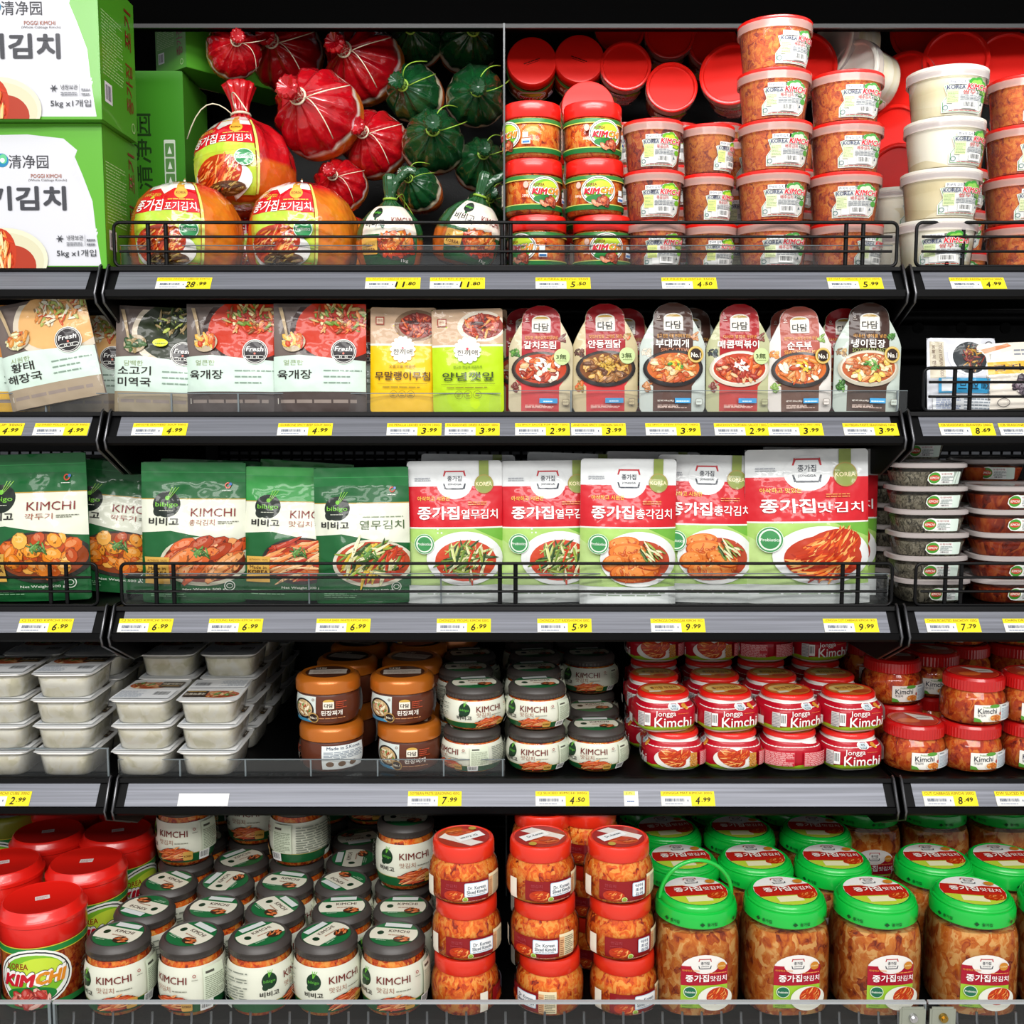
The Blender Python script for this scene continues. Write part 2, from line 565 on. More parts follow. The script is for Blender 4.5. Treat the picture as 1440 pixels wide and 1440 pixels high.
def part_of(nm_, label, cat):
    o = root(nm_, label, cat, (0, 0, 0))
    o.location = (0, 0, 0)
    return o
cb = part_of('rear_case_panel', 'dark perforated back panel of the refrigerated case behind the shelves', 'case panel')
obj('back_panel', boxmesh('back_panel', XA, XZ, YB, YB + 0.05, 0.15, H + 0.95, 'dark'), cb)
cc = part_of('case_canopy', 'black canopy across the top of the refrigerated case', 'canopy')
obj('fascia', boxmesh('fascia', XA, XZ, 1.865, 1.880, H + 0.613, H + 0.93, 'fascia'), cc)
obj('roof_panel', boxmesh('roof_panel', XA, XZ, 1.84, 2.168, H + 0.93, H + 0.95, 'fascia'), cc)
obj('canopy_edge', boxmesh('canopy_edge', XA, XZ, 1.858, 1.865, H + 0.6125, H + 0.619, mat('dark_trim', '#060607', 0.5)), cc)
cd = part_of('case_deck', 'black bottom deck and kick plate of the refrigerated case', 'case deck')
obj('deck_board', boxmesh('deck_board', XA, XZ, 1.47, 2.168, H + S[4] - 0.03, H + S[4], 'dark'), cd)
obj('kick_plate', boxmesh('kick_plate', XA, XZ, 1.40, 1.43, 0.0, H + S[4] - 0.08, 'black'), cd)
obj('base_frame', boxmesh('base_frame', XA, XZ, 1.43, 2.168, 0.0, H + S[4] - 0.05, 'black'), cd)
for x in (XL, XR):
    obj('upright', boxmesh('upright', x - 0.02, x + 0.02, YB - 0.03, YB, H + S[4] + .005, H + 0.613, 'black'), cb)
# perforated air rails along the back: one strip with its rows of slots
bm = bmesh.new()
for zz, n_, hh in ((ZV(640, 2.19), 130, 0.006), (ZV(648, 2.19), 130, 0.003)):
    for k in range(n_):
        x = -1.4 + 2.8 * k / n_
        box_into(bm, x, x + 0.016, 2.212, YB, H + zz, H + zz + hh)
obj('grille', finish('grille', bm, mat('grille_metal', '#6f7176', 0.35, 0.8)), cb)
for zz in (ZV(446, 2.18), ZV(502, 2.18), ZV(1166, 2.18)):
    obj('air_rail', tubemesh('air_rail', [(XA, 2.19, H + zz), (XZ, 2.19, H + zz)], 0.016, 'dark', 12), cb)
bm = bmesh.new()
r = bmesh.ops.create_cone(bm, cap_ends=True, segments=18, radius1=0.011, radius2=0.011, depth=0.004)
for v in r['verts']:
    v.co = Vector((v.co.x, v.co.z, v.co.y))
hole = finish('air_hole', bm, mat('hole_black', '#020202', 0.9))
for k in range(9, 16):
    obj('air_hole', hole, cb, (X(1288, 2.17, 0.0) + (k - 11) * 0.0875, 2.1735, H + ZV(461, 2.17)))

D2 = (0.641, 0.767); N2 = (-0.767, 0.641)
BAYS = [('left', XA, XL), ('middle', XL, XR), ('right', XR, XZ)]
ROWN = ['top', 'second', 'third', 'fourth']
BODY = [(-.012, -.028), (-.0155, -.024), (-.0155, -.0145), (-.0112, -.0145), (.0125, .0138), (.009, .0165), (.011, .0225),
        (.018, .0225), (.030, .020), (.030, -.0005), (.01, -.010), (-.004, -.028)]
STRIP = [(-.0117 + N2[0] * .0006, -.014 + N2[1] * .0006), (.0117 + N2[0] * .0006, .014 + N2[1] * .0006), (.0117, .014), (-.0117, -.014)]
BRK = [(-.0185, -.020), (-.0135, -.034), (.085, -.078), (.505, -.10), (.505, .018), (.035, .018), (.012, .0245), (.0065, .020)]

def extrude_x(name, prof, x0, x1, m):
    bm = bmesh.new()
    A = [bm.verts.new((x0, a, b)) for a, b in prof]; B = [bm.verts.new((x1, a, b)) for a, b in prof]
    n = len(prof)
    bm.faces.new(A); bm.faces.new(B[::-1])
    for i in range(n):
        j = (i + 1) % n
        bm.faces.new((A[i], B[i], B[j], A[j]))
    bmesh.ops.recalc_face_normals(bm, faces=bm.faces[:])
    return finish(name, bm, m)

brk_me = prism('end_bracket', BRK, 0.005, 'black')
rim = [(0, a, b) for a, b in BRK[:3]] + [(0, .3, -.089)]
rim_me = tubemesh('bracket_rim', [(0, .014, .026), (0, .008, .0235)] + rim, 0.0016, 'rim', 6)
for i in range(4):
    for bn, x0, x1 in BAYS:
        sh = root('shelf', '%s shelf of the %s bay, black with a silver price channel' % (ROWN[i], bn), 'shelf', (0, YC[i], ZC[i]), group='shelves of the case')
        obj('shelf_board', boxmesh('shelf_board', x0 + .006, x1 - .006, .014, 2.168 - YC[i], 0.0, .020, 'black'), sh)
        obj('front_rail', extrude_x('front_rail', BODY, x0 + .004, x1 - .004, 'black'), sh)
        obj('price_channel', extrude_x('price_channel', STRIP, x0 + .022, x1 - .022, 'strip'), sh)
        for sx, x in ((1, x0 + .006), (-1, x1 - .006)):
            b = obj('end_bracket', brk_me, sh, (x, 0, 0))
            obj('bracket_rim', rim_me, b, (0, 0, 0))

# ---- wire fences
def rr_path(x0, x1, z0, z1, r, n=5):
    pts = []
    for cx, cz, a0 in ((x1 - r, z0 + r, -90), (x1 - r, z1 - r, 0), (x0 + r, z1 - r, 90), (x0 + r, z0 + r, 180)):
        for k in range(n + 1):
            a = math.radians(a0 + 90 * k / n)
            pts.append((cx + r * math.cos(a), 0, cz + r * math.sin(a)))
    return pts

def fence(i, u0, u1, ups, label):
    Y = YC[i] + 0.016
    z = S[i]
    x0 = X(u0, Y, z + .03); x1 = X(u1, Y, z + .03) if u1 < 1500 else u1 - 2000 + 0.0
    if u1 >= 1500: x1 = 1.3
    if u0 < -50: x0 = -1.3
    o = root('wire_fence', label, 'wire fence', (0, Y, z), group='wire fences along the shelf fronts')
    obj('frame', tubemesh('frame', rr_path(x0, x1, .0035, .069, .009), .0026, 'wire', 8, True), o)
    for zz in (.0255, .0475):
        obj('rail', tubemesh('rail', [(x0 + .008, -.002, zz), (x1 - .008, -.002, zz)], .0021, 'wire', 8), o)
    for u in ups:
        x = X(u, Y, z + .03)
        obj('upright', tubemesh('upright', [(x, .003, .003), (x, .003, .068)], .0034, 'wire', 8), o)

fence(0, 161, 1261, (208, 233, 706, 718, 1190, 1214), 'black wire fence along the top shelf in front of bags and cups')
fence(0, 1288, 1600, (1333, 1355), 'black wire fence on the right bay in front of radish cups')
fence(1, 1298, 1600, (1343, 1365), 'black wire fence in front of the seaweed and bean packs')
fence(2, -100, 137, (70, 93), 'black wire fence in front of the big green pouch at left')
fence(2, 171, 1254, (219, 244, 703, 725, 1185, 1207), 'black wire fence along the third shelf in front of stand-up pouches')
fence(2, 1287, 1600, (1330, 1352), 'black wire fence in front of stacked clear side-dish tubs')

# ---- clear acrylic fences
def afence(i, x0, x1, h, seams, label, dy=0.026):
    Y = YC[i] + dy
    o = root('acrylic_fence', label, 'acrylic fence', (0, Y, S[i]), group='clear acrylic fences on the shelves')
    obj('panel', boxmesh('panel', x0, x1, 0, .0025, 0, h, 'acrylic'), o)
    obj('top_edge', boxmesh('top_edge', x0, x1, -.0003, .0028, h, h + .0012, 'acedge'), o)
    obj('foot', boxmesh('foot', x0, x1, -.0003, .012, 0, .0015, 'acrylic'), o)
    for x in seams:
        obj('seam', boxmesh('seam', x - .0012, x + .0012, -.0006, .0031, 0, h, 'acedge'), o)

xx = lambda u, i: X(u, YC[i] + .026, S[i] + .02)
afence(0, xx(168, 0), xx(703, 0), .036, (), 'low clear acrylic strip in front of the kimchi bags', .03)
afence(0, xx(716, 0), xx(1256, 0), .036, (), 'low clear acrylic strip in front of the jars and cups', .03)
afence(1, -1.3, xx(152, 1), .03, (xx(64, 1),), 'low clear acrylic strip in front of the left bay soup pouches')
afence(1, xx(166, 1), xx(704, 1), .03, (xx(241, 1), xx(335, 1), xx(430, 1)), 'low clear acrylic strip in front of soup and yellow pouches')
afence(1, xx(715, 1), xx(1276, 1), .034, (xx(803, 1), xx(1262, 1)), 'low clear acrylic strip in front of the six round-topped sauce pouches')
afence(2, xx(172, 2), xx(1250, 2), .05, (xx(245, 2), xx(434, 2), xx(620, 2)), 'clear acrylic strip behind the long wire fence of the third shelf', .03)
afence(3, -1.3, xx(153, 3), .045, (xx(152, 3),), 'clear acrylic strip in front of the left bay white trays')
afence(3, xx(166, 3), xx(710, 3), .027, (xx(253, 3), xx(345, 3), xx(437, 3), xx(531, 3), xx(624, 3), xx(707, 3)), 'clear acrylic strip in front of white trays and brown tubs')

# ---- clear dividers between product columns
def divider(label, x, y0, y1, z, h):
    o = root('acrylic_divider', label, 'shelf divider', (x, 0, z), group='clear shelf dividers')
    obj('panel', boxmesh('panel', -.001, .001, y0, y1, 0, h, 'acrylic'), o)
    obj('front_edge', boxmesh('front_edge', -.0014, .0014, y0 - .002, y0, 0, h, mat('divider_edge', '#2b2f31', .4)), o)
divider('clear divider between green knotted bags and red-lidded jars', X(709, 1.70, .35), 1.70, 2.165, S[0], .37)
divider('clear divider behind the middle stack of orange-lidded jars', X(711, 1.66, -.8), 1.86, 2.165, S[4], .24)

# ---- front of the bottom deck
yl = 1.414
for nm_, x0, x1, lab in (('l', XA, -.6435, 'clear acrylic front panel at the lower left corner with a red tub behind'),
                         ('m', -.6405, .5775, 'long clear acrylic front panel along the bottom deck'),
                         ('r', .5805, XZ, 'clear acrylic front panel at the lower right corner')):
    o = root('deck_panel', lab, 'acrylic panel', (0, yl, S[4]), group='acrylic front panels of the bottom deck')
    obj('panel', boxmesh('panel', x0, x1, 0, .006, -.07, .057, 'deckglass'), o)
    obj('top_edge', boxmesh('top_edge', x0, x1, -.0003, .0063, .057, .060, mat('panel_edge', '#a4a8aa', 0.25)), o)
    if nm_ == 'l':
        obj('end_edge', boxmesh('end_edge', x1 - .004, x1, -.0004, .0064, -.07, .057, 'acedge'), o)
    if nm_ == 'm':
        obj('end_edge', boxmesh('end_edge', x0, x0 + .003, -.0004, .0064, -.07, .057, 'acedge'), o)
        obj('end_edge', boxmesh('end_edge', x1 - .0015, x1, -.0004, .0064, -.07, .057, 'acedge'), o)
for x, lab in ((.5580, 'clear clip with a steel bolt at the panel joint'), (.6000, 'clear clip with a brass bolt at the panel joint')):
    o = root('panel_clip', lab, 'panel clip', (x, yl - .004, S[4] + .040))
    bm = bmesh.new(); box_into(bm, -.018, .018, 0, .004, -.017, .014, .003)
    obj('plate', finish('plate', bm, mat('clip_plastic', '#8d9183', 0.15)), o)
    bm = bmesh.new()
    r = bmesh.ops.create_cone(bm, cap_ends=True, segments=16, radius1=.0065, radius2=.0055, depth=.006)
    for v in r['verts']: v.co = Vector((v.co.x, -v.co.z - .002, v.co.y))
    r = bmesh.ops.create_cone(bm, cap_ends=True, segments=6, radius1=.0035, radius2=.0035, depth=.005)
    for v in r['verts']: v.co = Vector((v.co.x, -v.co.z - .005, v.co.y))
    obj('bolt', finish('bolt', bm, 'brass' if 'brass' in lab else 'chrome'), o)
rack = root('wire_rack', 'dark grey wire rack along the front of the bottom deck', 'wire rack', (0, 0, S[4]))
for k in range(62):
    x = -.83 + k * .0283
    obj('tine', tubemesh('tine', [(x, 1.425, -.004), (x, 1.456, -.002), (x, 1.4600, .004), (x, 1.4615, .017)], .0019, 'tine', 6), rack)
for yy in (1.428, 1.446):
    obj('cross_wire', tubemesh('cross_wire', [(XA, yy, -.0065), (XZ, yy, -.0065)], .0026, 'tine', 8), rack)

# ---- price tags
def pricetag(i, u, title, price, label, wd=.083, blank=False, part_white=False):
    Y = YC[i] - .0105; z = ZC[i] - .0125
    x = X(u, Y, z)
    o = root('price_tag', label, 'price tag', (x, YC[i], ZC[i]), group='price tags in the shelf channels')
    hh = .0235
    def fn(a, b, off):
        k = b - .0178
        return Vector((a, D2[0] * k + N2[0] * (off + .0011), D2[1] * k + N2[1] * (off + .0011)))
    A = Art()
    h_ = wd / 2
    if blank:
        A.rect(-h_, 0, h_, hh * .85, '#e2e2e0')
    elif part_white:
        A.rect(-h_, 0, h_, hh, '#f1f0e4'); A.rect(-h_, hh * .72, h_ * .6, hh, '#f2ec72')
        A.text(title, -h_ * .3, hh * .84, h_ * .9, hh * .22, '#8a7a20')
        A.lines(-h_ * .6, hh * .25, h_ * .5, hh * .5, 1, '#7d8fb0')
    else:
        A.rect(-h_, 0, h_, hh, '#efdc26')
        A.rect(-h_, 0, wd * .06, hh * .66, '#dcdcd8')
        A.text(title, 0, hh * .85, wd * .92, hh * .19, '#8b5d13', .005)
        A.bars(-h_ + .006, hh * .30, -wd * .06, hh * .50, '#3b4a66', 24)
        A.lines(-h_ + .006, hh * .12, -wd * .1, hh * .22, 1, '#7783a0')
        A.rect(-wd * .01, hh * .3, wd * .005, hh * .42, '#3b4a66')
        a, b = price.split('.')
        A.text(a, wd * .18 - (.004 if len(a) > 1 else 0), hh * .36, (.0058 if a != '1' else .003) * len(a) * 1.15, hh * .5, '#181410', .02, 0, .18)
        A.text('.' + b, wd * .335, hh * .42, .0135, hh * .3, '#181410', .02, 0, .18)
    bm_ = A.build('tag_face', fn, 'tagmat')
    obj('tag_face', bm_, o)

T = [
 (0, 257, 'JONGGA WHOLE CABBAGE KIMCHI', '28.99', 'yellow price tag reading 28.99 under the red cabbage bags'),
 (0, 552, 'CJ WHOLE CABBAGE KIMCHI 1KG', '11.80', 'left of two yellow 11.80 price tags on the top shelf'),
 (0, 643, 'CJ SLICED KIMCHI 1KG', '11.80', 'right of two yellow 11.80 price tags on the top shelf'),
 (0, 792, 'KF KOREA KIMCHI 350G', '5.50', 'yellow price tag reading 5.50 under the red-lidded jars'),
 (0, 970, 'KF FRIED KIMCHI 350G', '4.50', 'yellow price tag reading 4.50 under the fried kimchi cups'),
 (0, 1204, 'KF MAT (CABBAGE) KIMCHI 450G', '5.99', 'yellow price tag reading 5.99 on the top shelf'),
 (0, 1377, 'KF PICKLED RADISH KIMCHI 500G', '4.99', 'yellow price tag reading 4.99 under the white radish cups'),
 (1, -8, 'TOFU SOUP 300G', '4.99', 'cut-off price tag at the left frame edge on the second shelf'),
 (1, 84, 'CJ DRIED POLLACK SOUP 300G', '4.99', 'yellow 4.99 tag on the left bay of the second shelf'),
 (1, 223, 'JANGYE SEAWEED SOUP 300G', '4.99', 'yellow 4.99 tag under the seaweed soup pouch'),
 (1, 428, 'GUKBONE SPICY BEEF SOUP 300G', '4.99', 'yellow 4.99 tag under the two red soup pouches'),
 (1, 582, 'HS PERILLA LEAVES KIMCHI 100G', '3.99', 'yellow 3.99 tag below the yellow pouch'),
 (1, 664, 'HS SEASONED DRIED RADISH 100G', '3.99', 'yellow 3.99 tag below the lime pouch'),
 (1, 763, 'CJ SPICY SAUCE FOR FISH 150G', '2.99', 'yellow 2.99 tag below the leftmost round-topped pouch'),
 (1, 842, 'ANDONG SPICY CHICKEN SAUCE', '3.99', 'yellow 3.99 tag below the braised chicken sauce pouch'),
 (1, 947, 'CJ SPICY STEW STOCK 140G', '3.99', 'yellow 3.99 tag below the spicy stew stock pouch'),
 (1, 1044, 'ANCHOVY TOPOKKI SAUCE 150G', '2.99', 'yellow 2.99 tag below the red rice cake sauce pouch'),
 (1, 1120, 'CJ SEASONING MIX BLANCUNO 140G', '3.99', 'yellow 3.99 tag below the soft tofu seasoning pouch'),
 (1, 1226, 'SOYBEAN PASTE SEASONING 140G', '3.99', 'yellow 3.99 tag below the soybean paste seasoning pouch'),
 (1, 1362, 'CB SEASONED SEAWEED 200G', '8.69', 'yellow price tag reading 8.69 below the seaweed pack'),
 (1, 1446, 'CB SEASONED BEANS 200G', '8.69', 'price tag cut by the right frame edge on the second shelf'),
 (2, 62, 'CJ SLICED KIMCHI 500G', '6.99', 'yellow 6.99 tag on the left bay of the third shelf'),
 (2, 203, 'CJ SLICED KIMCHI 500G', '6.99', 'yellow 6.99 tag at the left end of the middle third shelf'),
 (2, 330, 'CJ YOUNG RADISH KIMCHI 500G', '6.99', 'yellow 6.99 tag reading young radish kimchi'),
 (2, 482, 'JONGGA BAEK WHITE KIMCHI 500G', '6.99', 'yellow 6.99 tag reading white kimchi above the brown tubs'),
 (2, 652, 'CHONGGA YEOLMU KIMCHI 500G', '6.99', 'yellow 6.99 tag below the first red and white pouch'),
 (2, 794, 'CHONGGA CUT RADISH KIMCHI 500G', '5.99', 'yellow 5.99 tag on the third shelf'),
 (2, 954, 'CHONGGA CHONGGAK KIMCHI 1KG', '9.99', 'left of two yellow 9.99 tags on the third shelf'),
 (2, 1198, 'JONGGA CUT CABBAGE KIMCHI 1KG', '9.99', 'right of two yellow 9.99 tags, below the largest red pouch'),
 (2, 1342, 'CHAN ROASTED ANCHOVY 100G', '7.79', 'yellow price tag reading 7.79 below the side-dish tubs'),
 (2, 1452, 'CHAN DRIED SQUID 100G', '7.79', 'price tag cut by the right frame edge on the third shelf'),
 (3, 3, 'RADISH KIMCHI CUBE 300G', '2.99', 'yellow price tag reading 2.99 under the white trays'),
 (3, 611, 'SOYBEAN PASTE SEASONING 450G', '7.99', 'yellow price tag reading 7.99 under the brown tubs'),
 (3, 791, 'CJ SLICED KIMCHI 300G', '4.50', 'yellow price tag reading 4.50 under the grey-lidded jars'),
 (3, 968, 'JONGGA MAT KIMCHI 300G', '4.99', 'yellow 4.99 tag under the red kimchi jars of the fourth shelf'),
 (3, 1338, 'CUT CABBAGE KIMCHI 300G', '8.49', 'yellow price tag reading 8.49 under the red-capped jars'),
 (3, 1440, 'DW SLICED KIMCHI 300G', '8.49', 'price tag cut by the right frame edge on the fourth shelf'),
]
for i, u, t, p, lab in T:
    pricetag(i, u, t, p, lab)
pricetag(3, 285, '', '', 'blank white card in the channel below the white trays', .078, blank=True)
pricetag(3, 888, 'JON', '', 'small half-torn white tag left of the 4.99 tag', .022, part_white=True)

# ------------------------------------------------------------------ what stands on the shelves: one build of each kind
K_COLS = ['#c8380f', '#d9541a', '#e27a30', '#a8260a', '#eda85a', '#b93010']
R_COLS = ['#c23a12', '#d8621c', '#e68a3c', '#a82a0c']
G_COLS = ['#4d6b2a', '#2f4a1e', '#93a83e', '#d7d49a', '#c8401a', '#6d8a34', '#e4e0b4']

def plate(A, cx, cy, rx, ry, cols, n=55, dish='#efeee8', dish_k=1.25, L=.32, W=.10, seed=1, ang=None, spread=3.14):
    if dish: A.ell(cx, cy - ry * .12, rx * dish_k, ry * dish_k, dish, 30)
    A.ell(cx, cy, rx, ry, cols[0], 24)
    A.bits(cx, cy, rx, ry, cols, n, L, W, ang, spread, seed)

def cabbage(A, cx, cy, rx, ry, seed=1, rot=0.0, n=60):
    """a folded head of cabbage kimchi: a fan of long shreds"""
    A.ell(cx, cy, rx, ry, '#b93410', 24, rot)
    r = random.Random(seed)
    for k in range(n):
        a = r.uniform(0, 6.283); q = math.sqrt(r.random()) * .8
        x, y = rx * q * math.cos(a), ry * q * math.sin(a)
        t = rot + r.gauss(.5, .3) + x / rx * .5
        px, py = cx + x * math.cos(rot) - y * math.sin(rot), cy + x * math.sin(rot) + y * math.cos(rot)
        A.ell(px, py, rx * r.uniform(.18, .34), rx * r.uniform(.025, .05), r.choice(K_COLS + ['#f0b46a']), 7, t, dz=.12)

# ---- red-lidded KOREA KIMCHI jar
P = [(0, 0), (.040, 0), (.0435, .004), (.0445, .012), (.0445, .056), (.042, .061), (.0405, .063), (0, .063)]
def korea_logo(A, x, y, k):
    A.ell(x, y, .027 * k, .0215 * k, '#f2f2ea'); A.ell(x, y, .0255 * k, .020 * k, '#20262a'); A.ell(x, y, .0245 * k, .019 * k, '#eef0e6')
    A.ell(x, y + .001 * k, .022 * k, .0165 * k, '#7dbb2c'); A.ell(x + .004 * k, y + .005 * k, .016 * k, .010 * k, '#c6dd3e')
    A.ell(x - .002 * k, y - .0125 * k, .0175 * k, .0062 * k, '#1f7a34')
    A.text('KOREA', x - .011 * k, y + .009 * k, .016 * k, .0045 * k, '#8c1414', .03)
    A.text('KIMCHI', x, y - .0005 * k, .044 * k, .0125 * k, '#1a1416', .20, 0, .25, arc=-2)
    A.text('KIMCHI', x, y - .0005 * k, .043 * k, .0115 * k, '#f6f2ec', .15, 0, .25, arc=-2)
    A.text('KIM', x - .0100 * k, y - .0012 * k, .0222 * k, .0095 * k, '#c4162a', .10, 0, .25)
    A.text('CHI', x + .0118 * k, y - .0002 * k, .0198 * k, .0095 * k, '#dd8a20', .10, 0, .25)

A = Art()
g = .0445 * math.pi
A.rect(-g, .0515, g, .0575, '#2f7a35'); A.rect(-g, .0500, g, .0515, '#d9c95a')
A.rect(-g, .0065, g, .0135, '#1c6a30'); A.rect(-g, .0135, g, .0148, '#c9d36a')
korea_logo(A, 0, .0345, 1.0)
A.bits(.004, .0175, .013, .0065, ['#b8482a', '#c96a44', '#8c2c18', '#d88a64'], 16, .5, .28, seed=4)
A.ell(-.030, .043, .0045, .0055, '#d9b7a6'); A.ring(-.030, .043, .0045, .0055, .0006, '#a13a28')
A.rect(.031, .028, .039, .036, '#d9e6e4'); A.rect(.030, .019, .042, .0265, '#e8eef2'); A.rect(.031, .020, .041, .0235, '#3f78b4')
A.text('380g', -.030, .026, .010, .005, '#efe3d3', .01)
A.rect(-g, .016, -.075, .048, '#e9e4d4'); A.lines(-g + .004, .018, -.078, .046, 12, '#5a5148')
me_l = A.build('printed_label', wrap(P, .0445), 'print', .004, None, .0012)
KIND['korea_jar'] = ('kimchi_jar', 'jar', [
    ('jar_body', lathe('jar_body', P, 'shell', 44), 0), ('kimchi', lathe('kimchi', shrink(P, .0014), 'kimchi', 36), 0),
    ('printed_label', me_l, 'label'),
    ('lid', lathe('lid', [(0, .0605), (.0440, .0605), (.0452, .062), (.0452, .080), (.0435, .0835), (.040, .084), (0, .084)], 'redlid', 60), 'lid')])
A = Art(); A.rrect(-.022, -.007, .022, .007, .002, '#d9d4cc'); A.text('2022 03 24', 0, 0, .036, .006, '#33201c', .01)
sticker = A.build('lid_sticker', disc(.0842), 'print')
A = Art(); A.lines(-.016, -.0022, .016, .0022, 1, '#3a120c'); A.lines(-.012, -.0052, .012, -.003, 1, '#3a120c')
stamp = A.build('date_stamp', disc(.0841), 'print')
KIND['korea_jar'][2].append(('lid>date_stamp', stamp, 'lid'))

# ---- tapered cups with a cloud-shaped sticker
def cup_art(w_, h_, y0, leaf, kor, grams, rows):
    A = Art()
    r = random.Random(3)
    k = w_ / .07
    def cloud(gx, gy, sc, col):
        pts = []
        base = [(-.5, -.5), (.34, -.5), (.46, -.36), (.49, -.12), (.52, .08), (.47, .26), (.40, .40), (.27, .51), (.13, .49), (.03, .39), (-.06, .31), (-.30, .33), (-.46, .27), (-.40, -.02), (-.50, -.22)]
        for x, y in base:
            pts.append((gx + x * w_ * sc, gy + y * h_ * sc))
        A.poly(pts, col)
    cy = y0 + h_ / 2
    cloud(0, cy, 1.0, '#e0e0dc'); cloud(0, cy, .955, '#3d8a3a'); cloud(0, cy, .93, '#d9dcd7')
    for x, y, rx in ((.10, .36, .11), (.22, .40, .11), (.34, .30, .12), (.40, .12, .10), (.41, -.08, .08), (.30, .18, .14)):
        A.ell(x * w_, cy + y * h_, rx * w_, rx * w_ * .72, leaf[0], 18)
    for x, y, rx in ((.12, .34, .075), (.22, .36, .08), (.31, .27, .085), (.36, .11, .07), (.30, .16, .10)):
        A.ell(x * w_, cy + y * h_, rx * w_, rx * w_ * .7, leaf[1], 18)
    A.rect(-.30 * w_, cy - .42 * h_, .25 * w_, cy + .12 * h_, '#dcddd9')
    A.ring(-.42 * w_, cy - .36 * h_, .05 * w_, .045 * w_, .0008, '#2d6a6a')
    A.rect(-.40 * w_, cy - .24 * h_, -.19 * w_, cy + .13 * h_, leaf[2]); A.lines(-.385 * w_, cy - .2 * h_, -.2 * w_, cy + .1 * h_, 7, '#8aa070')
    A.rect(-.37 * w_, cy + .29 * h_, -.05 * w_, cy + .42 * h_, '#f4f4f0'); A.text('한국의 김치', -.21 * w_, cy + .355 * h_, .28 * w_, .09 * h_, '#2a3560', .01)
    A.text('KOREA', -.24 * w_, cy + .205 * h_, .32 * w_, .11 * h_, '#22305c', .02)
    A.text('KIMCHI', .20 * w_, cy + .225 * h_, .50 * w_, .19 * h_, '#f6eeee', .16, 0, .2)
    A.text('KIMCHI', .20 * w_, cy + .225 * h_, .49 * w_, .17 * h_, '#cf2b33', .06, 0, .2)
    A.text(kor, .0 * w_, cy + .06 * h_, .26 * w_, .115 * h_, '#b8342e', .02)
    A.text(grams, .24 * w_, cy + .055 * h_, .18 * w_, .10 * h_, '#30343c', .02)
    A.lines(-.17 * w_, cy - .17 * h_, .30 * w_, cy - .01 * h_, 4, '#6a7078')
    A.code(-.13 * w_, cy - .40 * h_, .18 * w_, cy - .19 * h_)
    A.poly([(.25 * w_, cy - .3 * h_), (.31 * w_, cy - .3 * h_), (.28 * w_, cy - .2 * h_)], '#4a5560')
    A.lines(-.36 * w_, cy - .475 * h_, .25 * w_, cy - .43 * h_, 1, '#b0413c')
    return A

LEAF_M = ('#4f9c46', '#cfe3c0', '#dfe6b8'); LEAF_F = ('#6cae2a', '#bfd93a', '#dfe88a'); LEAF_R = ('#3f9a35', '#8cc653', '#cfdca6')
def cup(kind, rt, h, fill, lid, art, name='kimchi_cup', sw=.07):
    rb = rt * .84
    P = [(0, 0), (rb * .93, 0), (rb, .003), (rt * .945, h * .80), (rt * .945, h * .84), (0, h * .84)]
    body = lathe('cup_body', P, 'cupwall', 48)
    fl = lathe('filling', shrink(P, .0013), fill, 40)
    rimm = lathe('lid_rim', [(rt * .95, h * .775), (rt, h * .775), (rt, h * .930), (rt * .95, h * .930)], 'frost' if lid == 'whitelid' else 'pinkfrost', 56, ridge=(h * .775, h * .931, .0005))
    ld = lathe('lid', [(0, h * .93), (rt * .86, h * .93), (rt * .88, h * .985), (rt * .90, h), (rt * .975, h), (rt * 1.004, h * .985), (rt * 1.004, h * .935), (rt * .985, h * .90), (0, h * .90)], lid, 56)
    lb = art.build('printed_label', wrap(P, rt * .9), 'print', .004, None, .0012)
    KIND[kind] = (name, 'cup', [('cup_body', body, 0), ('filling', fl, 0), ('printed_label', lb, 'label'), ('lid', ld, 'lid'), ('lid>lid_rim', rimm, 'lid')])
MT['pinkfrost'] = mat_clear('frosted_lid', .42, '#f3c4b8', .15)
MT['whitelid'] = mat('frosted_white_lid', '#e4e0d4', .35, coat=.3)
cup('cup_mat', .0567, .075, 'kimchi_cup', 'redlid', cup_art(.074, .050, .006, LEAF_M, '배추김치', '450g', 4))
cup('cup_radish', .0600, .075, 'radish', 'whitelid', cup_art(.078, .050, .006, LEAF_R, '쌈무', '500g', 4), 'radish_cup')
cup('cup_fried', .0468, .075, 'kimchi_red', 'redlid', cup_art(.066, .050, .005, LEAF_F, '볶음김치', '', 4))
cup('cup_small', .0415, .0745, 'kimchi_fried', 'redlid', cup_art(.058, .046, .005, LEAF_F, '볶음김치', '', 4))

# ---- gathered bags
def bag_prof(R_, Hb, neck, flare):
    return [(0, 0), (R_ * .62, .001), (R_ * .86, Hb * .08), (R_ * .99, Hb * .28), (R_, Hb * .42), (R_ * .95, Hb * .58), (R_ * .80, Hb * .74),
            (R_ * .56, Hb * .87), (R_ * .30, Hb * .96), (neck, Hb * 1.02), (neck * .85, Hb * 1.08), (neck * 1.05, Hb * 1.18), (flare, Hb * 1.36), (flare * .75, Hb * 1.40), (0, Hb * 1.34)]

